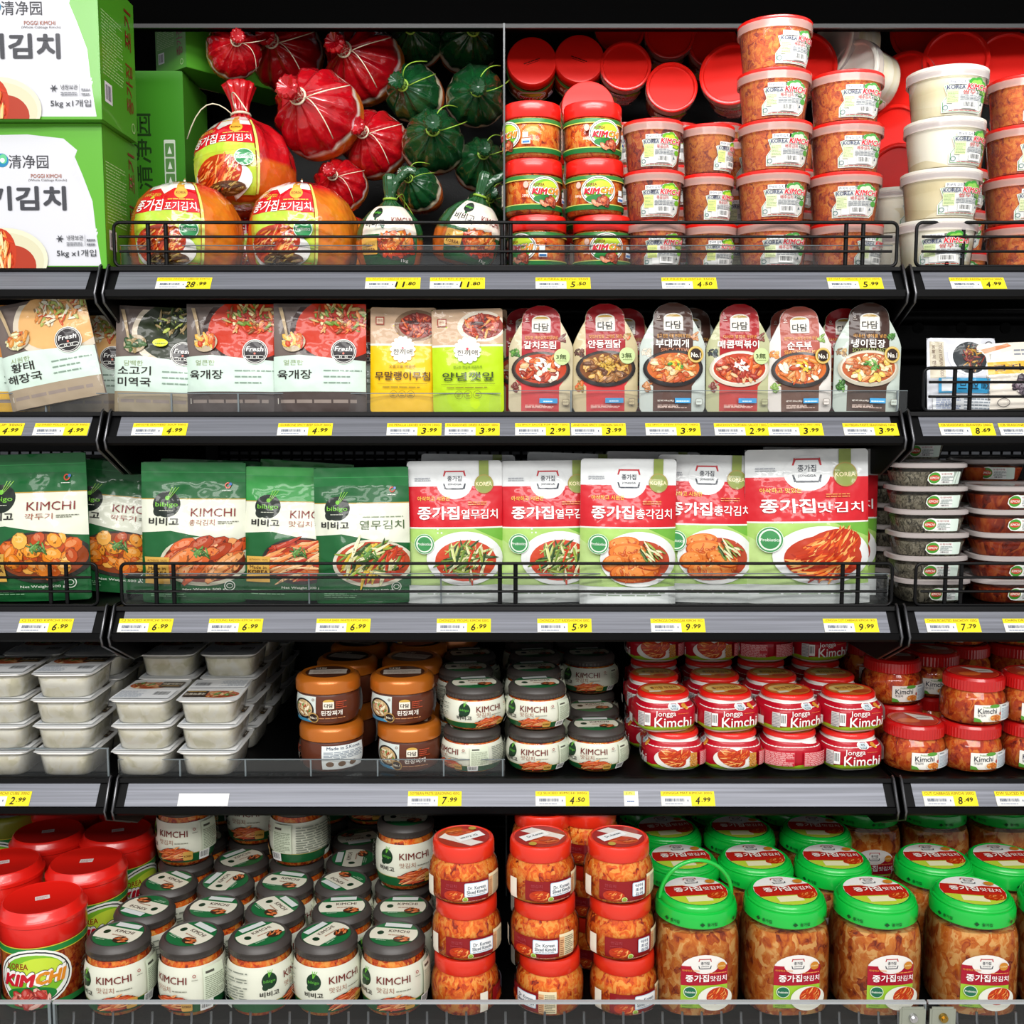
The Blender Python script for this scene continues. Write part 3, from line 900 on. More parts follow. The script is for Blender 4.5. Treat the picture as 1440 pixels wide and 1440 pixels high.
def bag_mesh(name, R_, Hb, neck, flare, top, mid, low, seed, n=72):
    rr = random.Random(seed)
    ph = [rr.uniform(0, 6.28) for _ in range(4)]
    def pl(q, z, a):
        t = max(0.0, min(1.0, (z - Hb * .35) / (Hb * .6)))
        if z > Hb * 1.1: t = .5
        f = 1 + t * .17 * (.65 * math.cos(11 * a + ph[0]) + .35 * math.cos(19 * a + ph[1] + z * 10)) + .03 * math.sin(3 * a + ph[2] + z * 12)
        return q * f
    def cf(co):
        z = co.z / Hb
        return top if z > .50 else mid if z > .42 else low
    # extra rings so that the colour bands stay crisp
    P = bag_prof(R_, Hb, neck, flare)
    Q = []
    for (r0, z0), (r1, z1) in zip(P, P[1:]):
        Q.append((r0, z0))
        for k in (1, 2):
            Q.append((r0 + (r1 - r0) * k / 3, z0 + (z1 - z0) * k / 3))
    Q.append(P[-1])
    return lathe(name, Q, 'bag', n, 0, None, 75, pl, cf), P

def pillow_prof(R_, Hb):
    return [(0, 0), (R_ * .70, .001), (R_ * .92, Hb * .08), (R_, Hb * .28), (R_ * .99, Hb * .45), (R_ * .93, Hb * .62), (R_ * .80, Hb * .78), (R_ * .60, Hb * .91), (R_ * .30, Hb * .985), (0, Hb)]

def cab_bag_art(k, y0):
    A = Art()
    A.poly([(-.052 * k, y0), (.050 * k, y0), (.049 * k, y0 + .105 * k), (.02 * k, y0 + .118 * k), (-.02 * k, y0 + .118 * k), (-.048 * k, y0 + .105 * k)], '#b9c93a')
    A.rect(-.052 * k, y0 + .071 * k, .050 * k, y0 + .1165 * k, '#cf1322')
    A.ell(0, y0 + .06 * k, .052 * k, .014 * k, '#b9d23e', 24, a0=0, a1=180)
    A.poly([(-.05 * k, y0 + .105 * k), (-.02 * k, y0 + .107 * k), (-.006 * k, y0 + .098 * k), (.012 * k, y0 + .107 * k), (.05 * k, y0 + .105 * k), (.05 * k, y0 + .128 * k), (-.05 * k, y0 + .128 * k)], '#efe9e4')
    A.poly([(.014 * k, y0 + .13 * k), (.028 * k, y0 + .13 * k), (.031 * k, y0 + .1 * k), (.016 * k, y0 + .1 * k)], '#e3a13a'); A.ell(.024 * k, y0 + .100 * k, .011 * k, .009 * k, '#e8b03e')
    A.text('KOREA', .024 * k, y0 + .0995 * k, .016 * k, .004 * k, '#7a3310', .02)
    A.text('아삭하고 맛있는', -.028 * k, y0 + .097 * k, .034 * k, .0055 * k, '#efc64a', .02)
    A.text('종가집', -.026 * k, y0 + .0815 * k, .044 * k, .017 * k, '#fbf6f2', .03)
    A.text('포기김치', .023 * k, y0 + .0795 * k, .046 * k, .0125 * k, '#fbf6f2', .015)
    A.lines(.004 * k, y0 + .0885 * k, .045 * k, y0 + .092 * k, 1, '#efb04a')
    A.ell(-.002 * k, y0 + .020 * k, .046 * k, .026 * k, '#ece9e2', 28)
    cabbage(A, -.006 * k, y0 + .028 * k, .037 * k, .026 * k, 5, .25, 110)
    A.ell(.004 * k, y0 + .008 * k, .03 * k, .009 * k, '#5a3418', 20); A.bits(.004 * k, y0 + .008 * k, .03 * k, .009 * k, ['#7a5224', '#a6813c', '#4a2a12'], 26, .3, .04, .2, .5)
    A.ell(.034 * k, y0 + .048 * k, .0125 * k, .0125 * k, '#e4efe0'); A.ell(.034 * k, y0 + .048 * k, .0115 * k, .0115 * k, '#2b8a4e'); A.text('Probiotics', .034 * k, y0 + .048 * k, .019 * k, .0045 * k, '#e8f2e6', .02)
    A.rect(.050 * k, y0, .0535 * k, y0 + .115 * k, '#d2dd6a')
    return A

P = pillow_prof(.092, .150)
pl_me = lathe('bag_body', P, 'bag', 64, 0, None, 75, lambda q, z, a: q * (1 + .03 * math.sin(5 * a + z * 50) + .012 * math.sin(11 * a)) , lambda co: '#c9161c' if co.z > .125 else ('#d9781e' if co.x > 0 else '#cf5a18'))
def wrap_off(P, rref, off):
    f = wrap(P, rref)
    def fn(x, y, o):
        a = x / rref
        q = rof(P, y) * (1 + .03 * math.sin(5 * a + y * 50) + .012 * math.sin(11 * a))
        return Vector(((q + o + off) * math.sin(a), -(q + o + off) * math.cos(a), y))
    return fn
lab = cab_bag_art(1.15, .008).build('printed_panel', wrap_off(P, .092, .0025), 'bag', .006, .008)
KIND['bag_front'] = ('kimchi_bag', 'bag', [('bag_body', pl_me, 0), ('printed_panel', lab, 'label')])

tie = [(.012 * math.cos(t), .012 * math.sin(t), 0) for t in [2 * math.pi * k / 14 for k in range(14)]]
def tie_mesh(Hb, neck, R_, m, seed):
    r = random.Random(seed)
    bm = bmesh.new()
    tube_into(bm, [(neck * 1.05 * math.cos(t), neck * 1.05 * math.sin(t), Hb * 1.05) for t in [2 * math.pi * k / 14 for k in range(14)]], .0022, 6, True)
    for s in (-1, 1):
        a = r.uniform(0, 6.28)
        pts = []
        for k in range(9):
            t = k / 8
            rad = neck + R_ * .95 * t
            pts.append((rad * math.cos(a + .6 * t * s), rad * math.sin(a + .6 * t * s), Hb * (1.05 + .20 * math.sin(t * 3.0) * .8 - .22 * t * t)))
        tube_into(bm, pts, .0010, 6)
    return finish('twist_tie', bm, m, True)

KIND_TMP = []
me, Pb = bag_mesh('bag_body', .076, .135, .013, .020, '#a80a16', '#e8ddd2', '#d0701e', 3)
KIND['bag_knot'] = ('kimchi_bag', 'bag', [('bag_body', me, 0), ('twist_tie', tie_mesh(.135, .013, .076, 'tie', 2), 0)])
me, Pb2 = bag_mesh('bag_body', .080, .150, .014, .026, '#b80e18', '#b80e18', '#cd5a18', 9)
lab = cab_bag_art(1.06, .006).build('printed_panel', wrap(Pb2, .080), 'bag', .006, .008, .0055)
KIND['bag_up'] = ('kimchi_bag', 'bag', [('bag_body', me, 0), ('printed_panel', lab, 'label'), ('twist_tie', tie_mesh(.150, .014, .080, 'tie', 5), 0)])

def green_art(k, y0):
    A = Art()
    A.rect(-.045 * k, y0, .045 * k, y0 + .10 * k, '#1f5a2c')
    A.rect(-.045 * k, y0 + .052 * k, .045 * k, y0 + .10 * k, '#e9dfcf')
    A.ell(-.024 * k, y0 + .088 * k, .010 * k, .009 * k, '#15261a'); A.text('bibigo', -.024 * k, y0 + .088 * k, .015 * k, .005 * k, '#63b63a', .02)
    A.text('비비고', -.024 * k, y0 + .070 * k, .034 * k, .012 * k, '#26211e', .02)
    A.text('KIMCHI', .022 * k, y0 + .074 * k, .036 * k, .011 * k, '#7c1d1a', .01)
    plate(A, .010 * k, y0 + .036 * k, .026 * k, .019 * k, R_COLS, 40, '#4a3a2e', 1.2, .5, .18)
    A.rrect(-.043 * k, y0 + .020 * k, -.017 * k, y0 + .046 * k, .003 * k, '#d9a648'); A.text('Made in', -.03 * k, y0 + .035 * k, .018 * k, .004 * k, '#6a3c14'); A.text('KOREA', -.03 * k, y0 + .027 * k, .020 * k, .005 * k, '#6a3c14', .02)
    A.text('1kg', .024 * k, y0 + .010 * k, .012 * k, .006 * k, '#f0efe6', .02)
    return A
me, Pg = bag_mesh('bag_body', .056, .120, .010, .016, '#12401f', '#d9c9b0', '#a9521c', 14, 64)
me2, Pg2 = bag_mesh('bag_body', .062, .128, .011, .013, '#1a4a24', '#1a4a24', '#c4601c', 17, 64)
lab = green_art(1.12, .005).build('printed_panel', wrap(Pg2, .062), 'bag', .006, .008, .006)
nk = tubemesh('neck', [(0, 0, .130), (.002, -.002, .148), (.014, -.006, .168), (.034, -.010, .186), (.047, -.010, .182)], .0085, mat('green_bag_neck', '#14461f', .25, coat=1, bump=.6, bscale=60), 10)
KIND['green_up'] = ('kimchi_bag', 'bag', [('bag_body', me2, 0), ('printed_panel', lab, 'label'), ('neck', nk, 0), ('twist_tie', tie_mesh(.128, .011, .062, 'gtie', 4), 0)])
KIND['green_knot'] = ('kimchi_bag', 'bag', [('bag_body', me, 0), ('twist_tie', tie_mesh(.120, .010, .056, 'gtie', 8), 0)])
P = pillow_prof(.062, .118)
me = lathe('bag_body', P, 'bag', 56, 0, None, 75, lambda q, z, a: q * (1 + .03 * math.sin(5 * a + z * 50) + .012 * math.sin(11 * a)), lambda co: '#16401f' if co.z > .108 else '#c4601c')
lab = green_art(1.05, .005).build('printed_panel', wrap_off(P, .062, .0025), 'bag', .006, .008)
KIND['green_front'] = ('kimchi_bag', 'bag', [('bag_body', me, 0), ('printed_panel', lab, 'label')])

# ---- cartons
CW, CH, CD = .40, .214, .15
def carton(kind, label_side=True):
    A = Art()
    A.rect(-CW / 2, 0, CW / 2, CH, '#5aa62b')
    x1 = CW / 2 - .012
    A.poly([(-CW / 2, .004), (x1 + .004, .004), (x1 - .002, .05), (x1 - .006, .10), (x1 - .020, .14), (x1 - .030, .165), (x1 - .026, .175), (x1 - .046, .192), (x1 - .10, .198), (-CW / 2, .192)], '#d2d3d9')
    r = random.Random(2)
    for k in range(26):
        A.ell(x1 - .006 - .03 * k / 26 + r.uniform(-.003, .003), .05 + .12 * k / 26, .006, .002, '#d2d3d9', 8, 1.0, dz=.1)
    R0 = CW / 2
    A.text('清净园', R0 - .112, .158, .060, .020, '#3c3c42', .012)
    A.ell(R0 - .152, .160, .010, .010, '#1f7fae'); A.ell(R0 - .150, .162, .006, .007, '#63c08a'); A.ell(R0 - .151, .160, .0035, .0035, '#e9eaee')
    A.text('POGGI KIMCHI', R0 - .086, .137, .046, .0055, '#a2573a', .01)
    A.text('(Whole Cabbage Kimchi)', R0 - .084, .1305, .058, .0042, '#4a4040', .005)
    A.text('포기김치', R0 - .137, .104, .160, .036, '#3f4046', .055)
    A.text('5kg x1개입', R0 - .045, .022, .060, .012, '#34363c', .012)
    for k in range(3):
        A.ell(R0 - .069, .044, .0062, .0009, '#34363c', 8, k * math.pi / 3)
    A.text('냉장보관', R0 - .046, .0455, .025, .007, '#34363c', .015)
    A.lines(R0 - .059, .034, R0 - .034, .040, 2, '#6b6d74'); A.rect(R0 - .031, .033, R0 - .0305, .050, '#6b6d74'); A.lines(R0 - .028, .034, R0 - .010, .047, 2, '#6b6d74')
    A.ell(R0 - .152, .014, .064, .046, '#d9d6bc', 34); A.ell(R0 - .152, .012, .058, .041, '#cfcbac', 34); A.ell(R0 - .140, .004, .034, .030, '#a8341a', 26)
    cabbage(A, R0 - .166, .016, .044, .030, 9, 1.35, 110)
    A.bits(R0 - .166, .020, .028, .036, ['#f0c07a', '#ecd09a', '#e8903c', '#dd6a24'], 26, .5, .06, 1.5, .3)
    front = A.build('front_print', lambda x, y, o: Vector((x, -CD / 2 - o - .0004, y)), 'card', clip=(-CW / 2, CW / 2, 0, CH))
    A = Art()
    A.rect(-CD / 2, 0, CD / 2, CH, '#4e9a26')
    A.lines(-.066, .070, .020, .165, 20, '#a9cf8c', .3)
    A.rect(-.062, .030, -.032, .060, '#e9eaee'); A.bars(-.058, .034, -.036, .056, '#50465c', 14)
    A.text('종가집', .045, .075, .075, .03, '#7c2a1e', .03, math.pi / 2)
    A.text('포기', .045, .165, .06, .03, '#7c2a1e', .03, math.pi / 2)
    A.ring(.055, .018, .008, .008, .002, '#a9cf8c')
    side = A.build('side_print', lambda x, y, o: Vector((CW / 2 + o + .0004, x, y)), 'card')
    EW, EH, ED = .214, .372, .15      # a carton standing on end
    R0 = EW / 2
    A = Art()
    A.rect(-EW / 2, 0, EW / 2, EH, '#3f8a22')
    A.text('清净园', R0 - .075, .235, .13, .034, '#23401a', .02, math.pi / 2)
    A.text('포기김치', R0 - .060, .095, .080, .015, '#23401a', .03, math.pi / 2); A.text('종가집 김치', R0 - .082, .08, .07, .010, '#2c4d20', .02, math.pi / 2)
    A.rrect(R0 - .036, .145, R0 - .016, .255, .002, '#cfdcc8')
    for k in range(4):
        A.rrect(R0 - .034, .148 + .026 * k, R0 - .018, .171 + .026 * k, .002, '#5a8a4a')
        A.poly([(R0 - .030, .153 + .026 * k), (R0 - .022, .153 + .026 * k), (R0 - .026, .166 + .026 * k)], '#dfe8da')
    A.rect(R0 - .056, .012, R0 - .018, .130, '#e6e8e2')
    for k in range(34):
        A.rect(R0 - .052, .016 + .0032 * k, R0 - .028, .016 + .0032 * k + r.choice((.0009, .0014, .002)), '#2f2f33', .05)
    A.text('8801052055', R0 - .022, .07, .10, .005, '#2f2f33', .01, math.pi / 2)
    back = A.build('shipping_print', lambda x, y, o: Vector((x, -ED / 2 - o - .0004, y)), 'card')
    ebody = boxmesh('box_body', -EW / 2, EW / 2, -ED / 2, ED / 2, 0, EH, mat('green_card_end', '#4e9a26', .45), .0012)
    KIND['carton_end'] = ('kimchi_carton', 'carton', [('box_body', ebody, 0), ('shipping_print', back, 0)])
    body = boxmesh('box_body', -CW / 2, CW / 2, -CD / 2, CD / 2, 0, CH, mat('green_card', '#4e9a26', .45), .0012)
    KIND['carton'] = ('kimchi_carton', 'carton', [('box_body', body, 0), ('front_print', front, 0), ('side_print', side, 0)])
carton('carton')

# ---- stand-up pouches
def bulge_fn(w_, h_, B, seed, top=.86, wr=.0029):
    def b(x, y):
        nx = min(1.0, abs(2 * x / w_)); ny = max(0.0, min(1.0, y / h_))
        e = max(0.0, 1 - nx ** 2.4) ** .8
        f = (.62 + .38 * min(1.0, ny / .25)) * (1.0 if ny < .35 else max(0.0, math.cos((ny - .35) / (top - .35) * math.pi / 2)) if ny < top else 0.0)
        n1 = noise.noise(Vector((x * 16 + seed * 7.1, y * 13, seed)))
        n2 = noise.noise(Vector((x * 38 + y * 30 + seed, y * 22 - x * 25, seed + 4.0)))
        env = .25 + .75 * e
        return B * e * f + wr * env * (n1 + .55 * n2) + .0035 * math.sin(3.0 * x / w_ + seed) * ny
    return b

def pouch(kind, w_, h_, B, art, body, seed, name, film='film', outline=None, cat='pouch', g=.006, top=.86):
    """front and back sheets of film swelling round the filling, sealed at the edges"""
    b = bulge_fn(w_, h_, B, seed, top)
    hw = outline or (lambda y: w_ / 2)
    bm = bmesh.new()
    NX, NY = 18, 26
    fr = []; bk = []
    for j in range(NY + 1):
        y = h_ * j / NY
        hx = hw(min(y, h_ - 1e-5))
        row = []; rb = []
        for i in range(NX + 1):
            x = hx * (2 * i / NX - 1)
            d = b(x, y)
            row.append(bm.verts.new((x, -d + .0012, y)))
            s_ = abs(2 * i / NX - 1)
            edge = i in (0, NX) or j == NY
            k_ = (1 - s_ ** 2.4) ** .8 if not edge else 0
            ny = y / h_
            f = (.62 + .38 * min(1.0, ny / .25)) * (1.0 if ny < .35 else max(0.0, math.cos((ny - .35) / (top - .35) * math.pi / 2)) if ny < top else 0.0)
            rb.append(row[-1] if edge else bm.verts.new((x, B * .8 * k_ * f + .0035 * 0 + max(-d + .0022, -.004 * 0), y)))
        fr.append(row); bk.append(rb)
    for j in range(NY):
        for i in range(NX):
            bm.faces.new((fr[j][i], fr[j][i + 1], fr[j + 1][i + 1], fr[j + 1][i]))
            q = [bk[j][i + 1], bk[j][i], bk[j + 1][i], bk[j + 1][i + 1]]
            if len(set(q)) >= 3:
                try: bm.faces.new(list(dict.fromkeys(q)))
                except ValueError: pass
    base = [v for v in fr[0]] + [v for v in bk[0][::-1] if v not in (fr[0][0], fr[0][-1])]
    try: bm.faces.new(base[::-1])
    except ValueError: pass
    me = finish('pouch_body', bm, mat(kind + '_film', body, .3, coat=.6), True)
    lab = art.build('printed_front', lambda x, y, o: Vector((x, -b(x, y) - o, y)), film, g, g, .0004, clip=None if outline else (-w_ / 2, w_ / 2, 0, h_))
    KIND[kind] = (name, cat, [('pouch_body', me, 0), ('printed_front', lab, 0)])

# soup pouches: bowl photo above a pale green panel
def soup(w_, h_, kor, sub, cols, bottom, bowl, seed, spoon):
    A = Art()
    A.rect(-w_ / 2, 0, w_ / 2, h_, '#6f625c')
    A.ell(w_ * .20, h_ * .76, w_ * .52, h_ * .34, '#3a2420' if bowl == 0 else '#d9cdb8', 36)
    A.rect(-w_ / 2, h_ * .97, w_ / 2, h_, '#5a504c')
    A.ell(w_ * .20, h_ * .77, w_ * .46, h_ * .29, cols[0], 34)
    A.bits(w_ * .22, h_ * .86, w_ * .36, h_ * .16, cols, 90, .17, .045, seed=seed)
    A.rect(w_ * .5, h_ * .3, w_ * .73, h_ * 1.12, '#6f625c', 0) if False else None
    A.ell(-w_ * .27, h_ * .64, w_ * .13, h_ * .085, '#b9a88c', 20, .2); A.bits(-w_ * .27, h_ * .65, w_ * .12, h_ * .075, spoon, 26, .5, .2, seed=seed + 1)
    A.poly([(-w_ * .36, h_ * .70), (-w_ * .33, h_ * .69), (-w_ * .40, h_ * .96), (-w_ * .44, h_ * .96)], '#b7a07c')
    A.poly([(-w_ / 2, h_ * .19), (w_ / 2, h_ * .19), (w_ / 2, h_ * .47), (w_ * .1, h_ * .50), (-w_ * .2, h_ * .525), (-w_ / 2, h_ * .51)], '#cfe3d6')
    A.rect(-w_ / 2, 0, w_ / 2, h_ * .19, bottom)
    A.lines(-w_ * .42, h_ * .085, w_ * .45, h_ * .125, 1, '#8d8078', .8)
    A.text('1', -w_ * .45, h_ * .105, None, h_ * .05, '#e3ddd2')
    A.text(sub, -w_ * .27, h_ * .455, w_ * .22, h_ * .05, '#9aa87f', .01)
    y = .345 if len(kor) == 1 else .385
    for t in kor:
        A.text(t, -w_ * .26, h_ * y, w_ * (.13 * len(t)), h_ * .085, '#24201c', .025); y -= .105
    for k in range(3):
        A.lines(w_ * .06, h_ * (.375 - .055 * k), w_ * .46, h_ * (.40 - .055 * k), 1, '#7f9486')
    A.ell(w_ * .27, h_ * .555, w_ * .135, w_ * .135, '#e6e6e0', 30); A.ell(w_ * .27, h_ * .555, w_ * .127, w_ * .127, '#231d20', 30)
    A.ring(w_ * .27, h_ * .555, w_ * .118, w_ * .118, w_ * .005, '#e6e6e0')
    A.text('Fresh', w_ * .27, h_ * .58, w_ * .18, h_ * .045, '#f2f2ee', .02, 0, .2)
    A.ell(w_ * .27, h_ * .538, w_ * .012, w_ * .012, '#d97a6a', 10)
    for k in range(3):
        A.ring(w_ * (.21 + .06 * k), h_ * .505, w_ * .045, h_ * .018, w_ * .006, '#e6e6e0')
    if len(kor) == 2 and bottom == '#9c8f76':
        A.ell(w_ * .02, h_ * .655, w_ * .085, h_ * .038, '#e2e81a', 16); A.lines(-w_ * .04, h_ * .64, w_ * .08, h_ * .67, 1, '#7a8a1a')
    return A
SW, SH = .142, .168
pouch('soup_red', SW, SH, .017, soup(SW, SH, ['육개장'], '얼큰한', ['#c4300f', '#d94c18', '#e6843a', '#8a4a1c', '#c9a860', '#f0dca0', '#6e8a2c', '#a01c10'], '#4a3f3c', 0, 3, ['#e8b04a', '#d9631c', '#c23a14', '#e8d08a']), '#6f625c', 3, 'soup_pouch')
pouch('soup_green', SW, SH, .017, soup(SW, SH, ['소고기', '미역국'], '담백한', ['#27301c', '#1a2414', '#3a4a22', '#6a5a34', '#9a8456', '#12180e', '#b6c25a'], '#9c8f76', 1, 4, ['#2c4a24', '#48663a', '#9a8456']), '#7d6e62', 4, 'soup_pouch')
pouch('soup_pollack', SW * 1.07, SH, .017, soup(SW * 1.07, SH, ['황태', '해장국'], '시원한', ['#e3b070', '#d98a48', '#efd8ac', '#e8e2cc', '#c9502a', '#a9b45a', '#f1e6c8'], '#a0907a', 1, 5, ['#dcd9a8', '#cf8a3a', '#c2602a']), '#b0a392', 6, 'soup_pouch')
pouch('soup_tofu', SW, SH, .017, soup(SW, SH, ['차돌두부', '찌개'], '구수한', ['#c9843c', '#d99a4e', '#efe0b8', '#a0622a', '#e8c880'], '#d8a928', 1, 7, ['#3a2c2a', '#c2502a']), '#b89a62', 8, 'soup_pouch')

# yellow and lime side-dish pouches
def sidedish(w_, h_, col, col2, kor, sub):
    A = Art()
    A.rrect(-w_ / 2, 0, w_ / 2, h_, .006, col)
    A.poly([(-w_ / 2, h_ * .64), (w_ / 2, h_ * .66), (w_ / 2, h_ * .985), (w_ * .47, h_), (-w_ * .47, h_), (-w_ / 2, h_ * .985)], '#c9a98a')
    A.rect(-w_ / 2, h_ * .635, w_ / 2, h_ * .655, '#e7e2d6')
    A.ell(w_ * .20, h_ * .83, w_ * .34, h_ * .15, '#e3d7c4' if col2 else '#8a6a4c', 28); A.ell(w_ * .22, h_ * .83, w_ * .29, h_ * .12, '#8c2412', 24)
    A.bits(w_ * .22, h_ * .835, w_ * .28, h_ * .115, ['#a62a14', '#c33c18', '#7a1c10', '#d9602a', '#55160e'] + (['#d99a4a'] if col2 else []), 60, .3, .08, seed=6)
    A.rect(-w_ * .42, h_ * .835, -w_ * .29, h_ * .91, '#9a3a24'); A.rect(-w_ * .405, h_ * .845, -w_ * .305, h_ * .90, '#d9c2a6'); A.text('한끼', -w_ * .355, h_ * .872, w_ * .075, h_ * .03, '#9a3a24', .02)
    A.ell(0, h_ * .60, w_ * .17, h_ * .115, '#efece0', 24)
    for k in range(14):
        a = 2 * math.pi * k / 14
        A.ell(w_ * .16 * math.cos(a), h_ * .60 + h_ * .108 * math.sin(a), w_ * .036, w_ * .036, '#efece0', 10, dz=.2)
    A.text('한끼애', 0, h_ * .575, w_ * .29, h_ * .055, '#3a322c', .02); A.ell(w_ * .0, h_ * .612, w_ * .018, w_ * .018, '#d9485a', 10)
    A.text(sub, 0, h_ * .435, w_ * .40, h_ * .03, '#6a4a18' if not col2 else '#4a6414', .01)
    A.text(kor, 0, h_ * .345, w_ * (.72 if len(kor) < 5 else .84), h_ * .085, '#4a2c10' if not col2 else '#35480c', .03)
    A.rect(-w_ * .38, h_ * .272, w_ * .38, h_ * .275, '#5a4a18'); A.lines(-w_ * .3, h_ * .235, w_ * .3, h_ * .255, 1, '#7a6a2a')
    for k in (-1, 0, 1):
        A.ring(w_ * .13 * k, h_ * .17, w_ * .058, w_ * .058, w_ * .005, '#6a6420'); A.lines(w_ * .13 * k - w_ * .03, h_ * .155, w_ * .13 * k + w_ * .03, h_ * .19, 2, '#6a6420')
    return A
pouch('side_yellow', .102, .163, .012, sidedish(.102, .163, '#f4c40e', 0, '무말랭이무침', '오돌오돌 매콤한'), '#dcb420', 11, 'side_dish_pouch')
pouch('side_lime', .112, .163, .012, sidedish(.112, .163, '#b6d80e', 1, '양념깻잎', '향긋한 깻잎에 매콤하게'), '#a8c81a', 12, 'side_dish_pouch')

# six round-topped sauce pouches
DW, DH = .100, .166
def dad_out(y):
    ny = y / DH
    if ny < .04: return DW / 2 * (.92 + .08 * ny / .04)
    if ny < .60: return DW / 2
    t = (ny - .60) / .40
    if t < .62: return DW / 2 * (1 - .40 * (t / .62) ** 1.25)
    q = (t - .62) / .38
    return DW / 2 * .60 * math.sqrt(max(0.02, 1 - q ** 2.6))
def dadam(bg, band, kor, sub, food, seal, pot, w_=DW, h_=DH, eng=None, lowband=None):
    A = Art()
    pts = [(dad_out(h_ * k / 40) - .0005, h_ * k / 40) for k in range(40)] + [(dad_out(h_ * .997) - .0005, h_ * .998)]
    A.poly(pts + [(-x, y) for x, y in pts[::-1]], bg)
    bw = w_ * .30
    top = [(min(bw, dad_out(h_ * k / 40) - .0008), h_ * k / 40) for k in range(12, 40)] + [(min(bw, dad_out(h_ * .995) - .0008), h_ * .997)]
    A.poly(top + [(-x, y) for x, y in top[::-1]], band)
    A.rect(-bw, .002, bw * .95, h_ * .24, lowband or band)
    A.poly([(-bw, h_ * .24), (-bw * 1.3, h_ * .30), (bw * 1.2, h_ * .30), (bw * .95, h_ * .24)], lowband or band)
    # garnish at the sides
    A.bits(-w_ * .40, h_ * .55, w_ * .07, h_ * .045, food[2], 14, .6, .3, seed=3)
    A.bits(w_ * .33, h_ * .69, w_ * .06, h_ * .045, food[3], 14, .6, .3, seed=8)
    A.bits(-w_ * .40, h_ * .24, w_ * .07, h_ * .05, food[3], 10, .7, .35, seed=9)
    # logo
    A.rect(-w_ * .145, h_ * .745, w_ * .145, h_ * .86, '#efe9dc'); A.ell(0, h_ * .86, w_ * .145, h_ * .045, '#efe9dc', 20, a0=0, a1=180)
    A.ring(0, h_ * .862, w_ * .125, h_ * .036, w_ * .018, '#c39a3a') if False else A.ell(0, h_ * .872, w_ * .11, h_ * .022, '#c9a24a', 16, a0=0, a1=180)
    A.text('다담', 0, h_ * .795, w_ * .235, h_ * .075, '#23201c', .045)
    A.ring(-w_ * .22, h_ * .87, w_ * .018, w_ * .018, w_ * .006, '#e8dcd2'); A.lines(-w_ * .25, h_ * .845, -w_ * .18, h_ * .855, 1, '#e8dcd2')
    A.text(sub, 0, h_ * .695, w_ * .50, h_ * .033, '#e0a24a', .015)
    A.text(kor, -w_ * .02, h_ * .625, w_ * (.125 * len(kor)), h_ * .075, '#fbf6ee', .035)
    if eng:
        for k, t in enumerate(eng):
            A.text(t, w_ * .02, h_ * (.565 - .05 * k), w_ * .042 * len(t), h_ * .036, food[4], .01)
    # the dish
    A.ell(0, h_ * .40, w_ * .455, h_ * .165, pot[0], 34); A.ell(0, h_ * .41, w_ * .42, h_ * .148, pot[1], 34); A.ell(0, h_ * .405, w_ * .395, h_ * .135, food[0][0], 30)
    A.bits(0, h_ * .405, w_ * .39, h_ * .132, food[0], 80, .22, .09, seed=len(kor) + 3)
    A.bits(w_ * .02, h_ * .43, w_ * .12, h_ * .05, food[1], 12, .4, .14, seed=2)
    if seal == 1:
        A.ell(w_ * .32, h_ * .515, w_ * .125, w_ * .125, '#c6d99a', 26); A.text('3無', w_ * .31, h_ * .515, w_ * .16, h_ * .05, '#3c4a1e', .03); A.lines(w_ * .25, h_ * .475, w_ * .4, h_ * .485, 1, '#6a7a3a')
    else:
        A.ell(w_ * .33, h_ * .525, w_ * .125, w_ * .125, '#c8a44a', 26); A.ring(w_ * .33, h_ * .525, w_ * .115, w_ * .115, w_ * .008, '#ecd58a'); A.ell(w_ * .33, h_ * .525, w_ * .09, w_ * .09, '#2c1c14', 24)
        A.text('No.1', w_ * .33, h_ * .52, w_ * .15, h_ * .045, '#f4eee0', .05)
    A.rect(-w_ * .02 if seal == 1 else w_ * .02, h_ * .085, w_ * .26, h_ * .13, '#3f9ad0'); A.lines(w_ * .04, h_ * .098, w_ * .24, h_ * .118, 1, '#d9ecf4')
    if eng: A.text('NET WT. 4.94 oz (140 g)', -w_ * .12, h_ * .105, w_ * .24, h_ * .02, '#f4eee4', .02)
    A.lines(-w_ * .24, h_ * .04, w_ * .2, h_ * .075, 3, '#e6cfc2')
    A.rrect(w_ * .34, h_ * .07, w_ * .44, h_ * .125, .001, '#6a5a4a'); A.rrect(w_ * .345, h_ * .073, w_ * .435, h_ * .122, .001, bg); A.text('EASY', w_ * .39, h_ * .098, w_ * .07, h_ * .014, '#6a5a4a')
    return A
RED = ['#b93a16', '#d2571f', '#e07a38', '#8e2410', '#eab07c', '#c24a22']
GRN = ['#3d7a2a', '#5f9a38', '#2c5a1e']
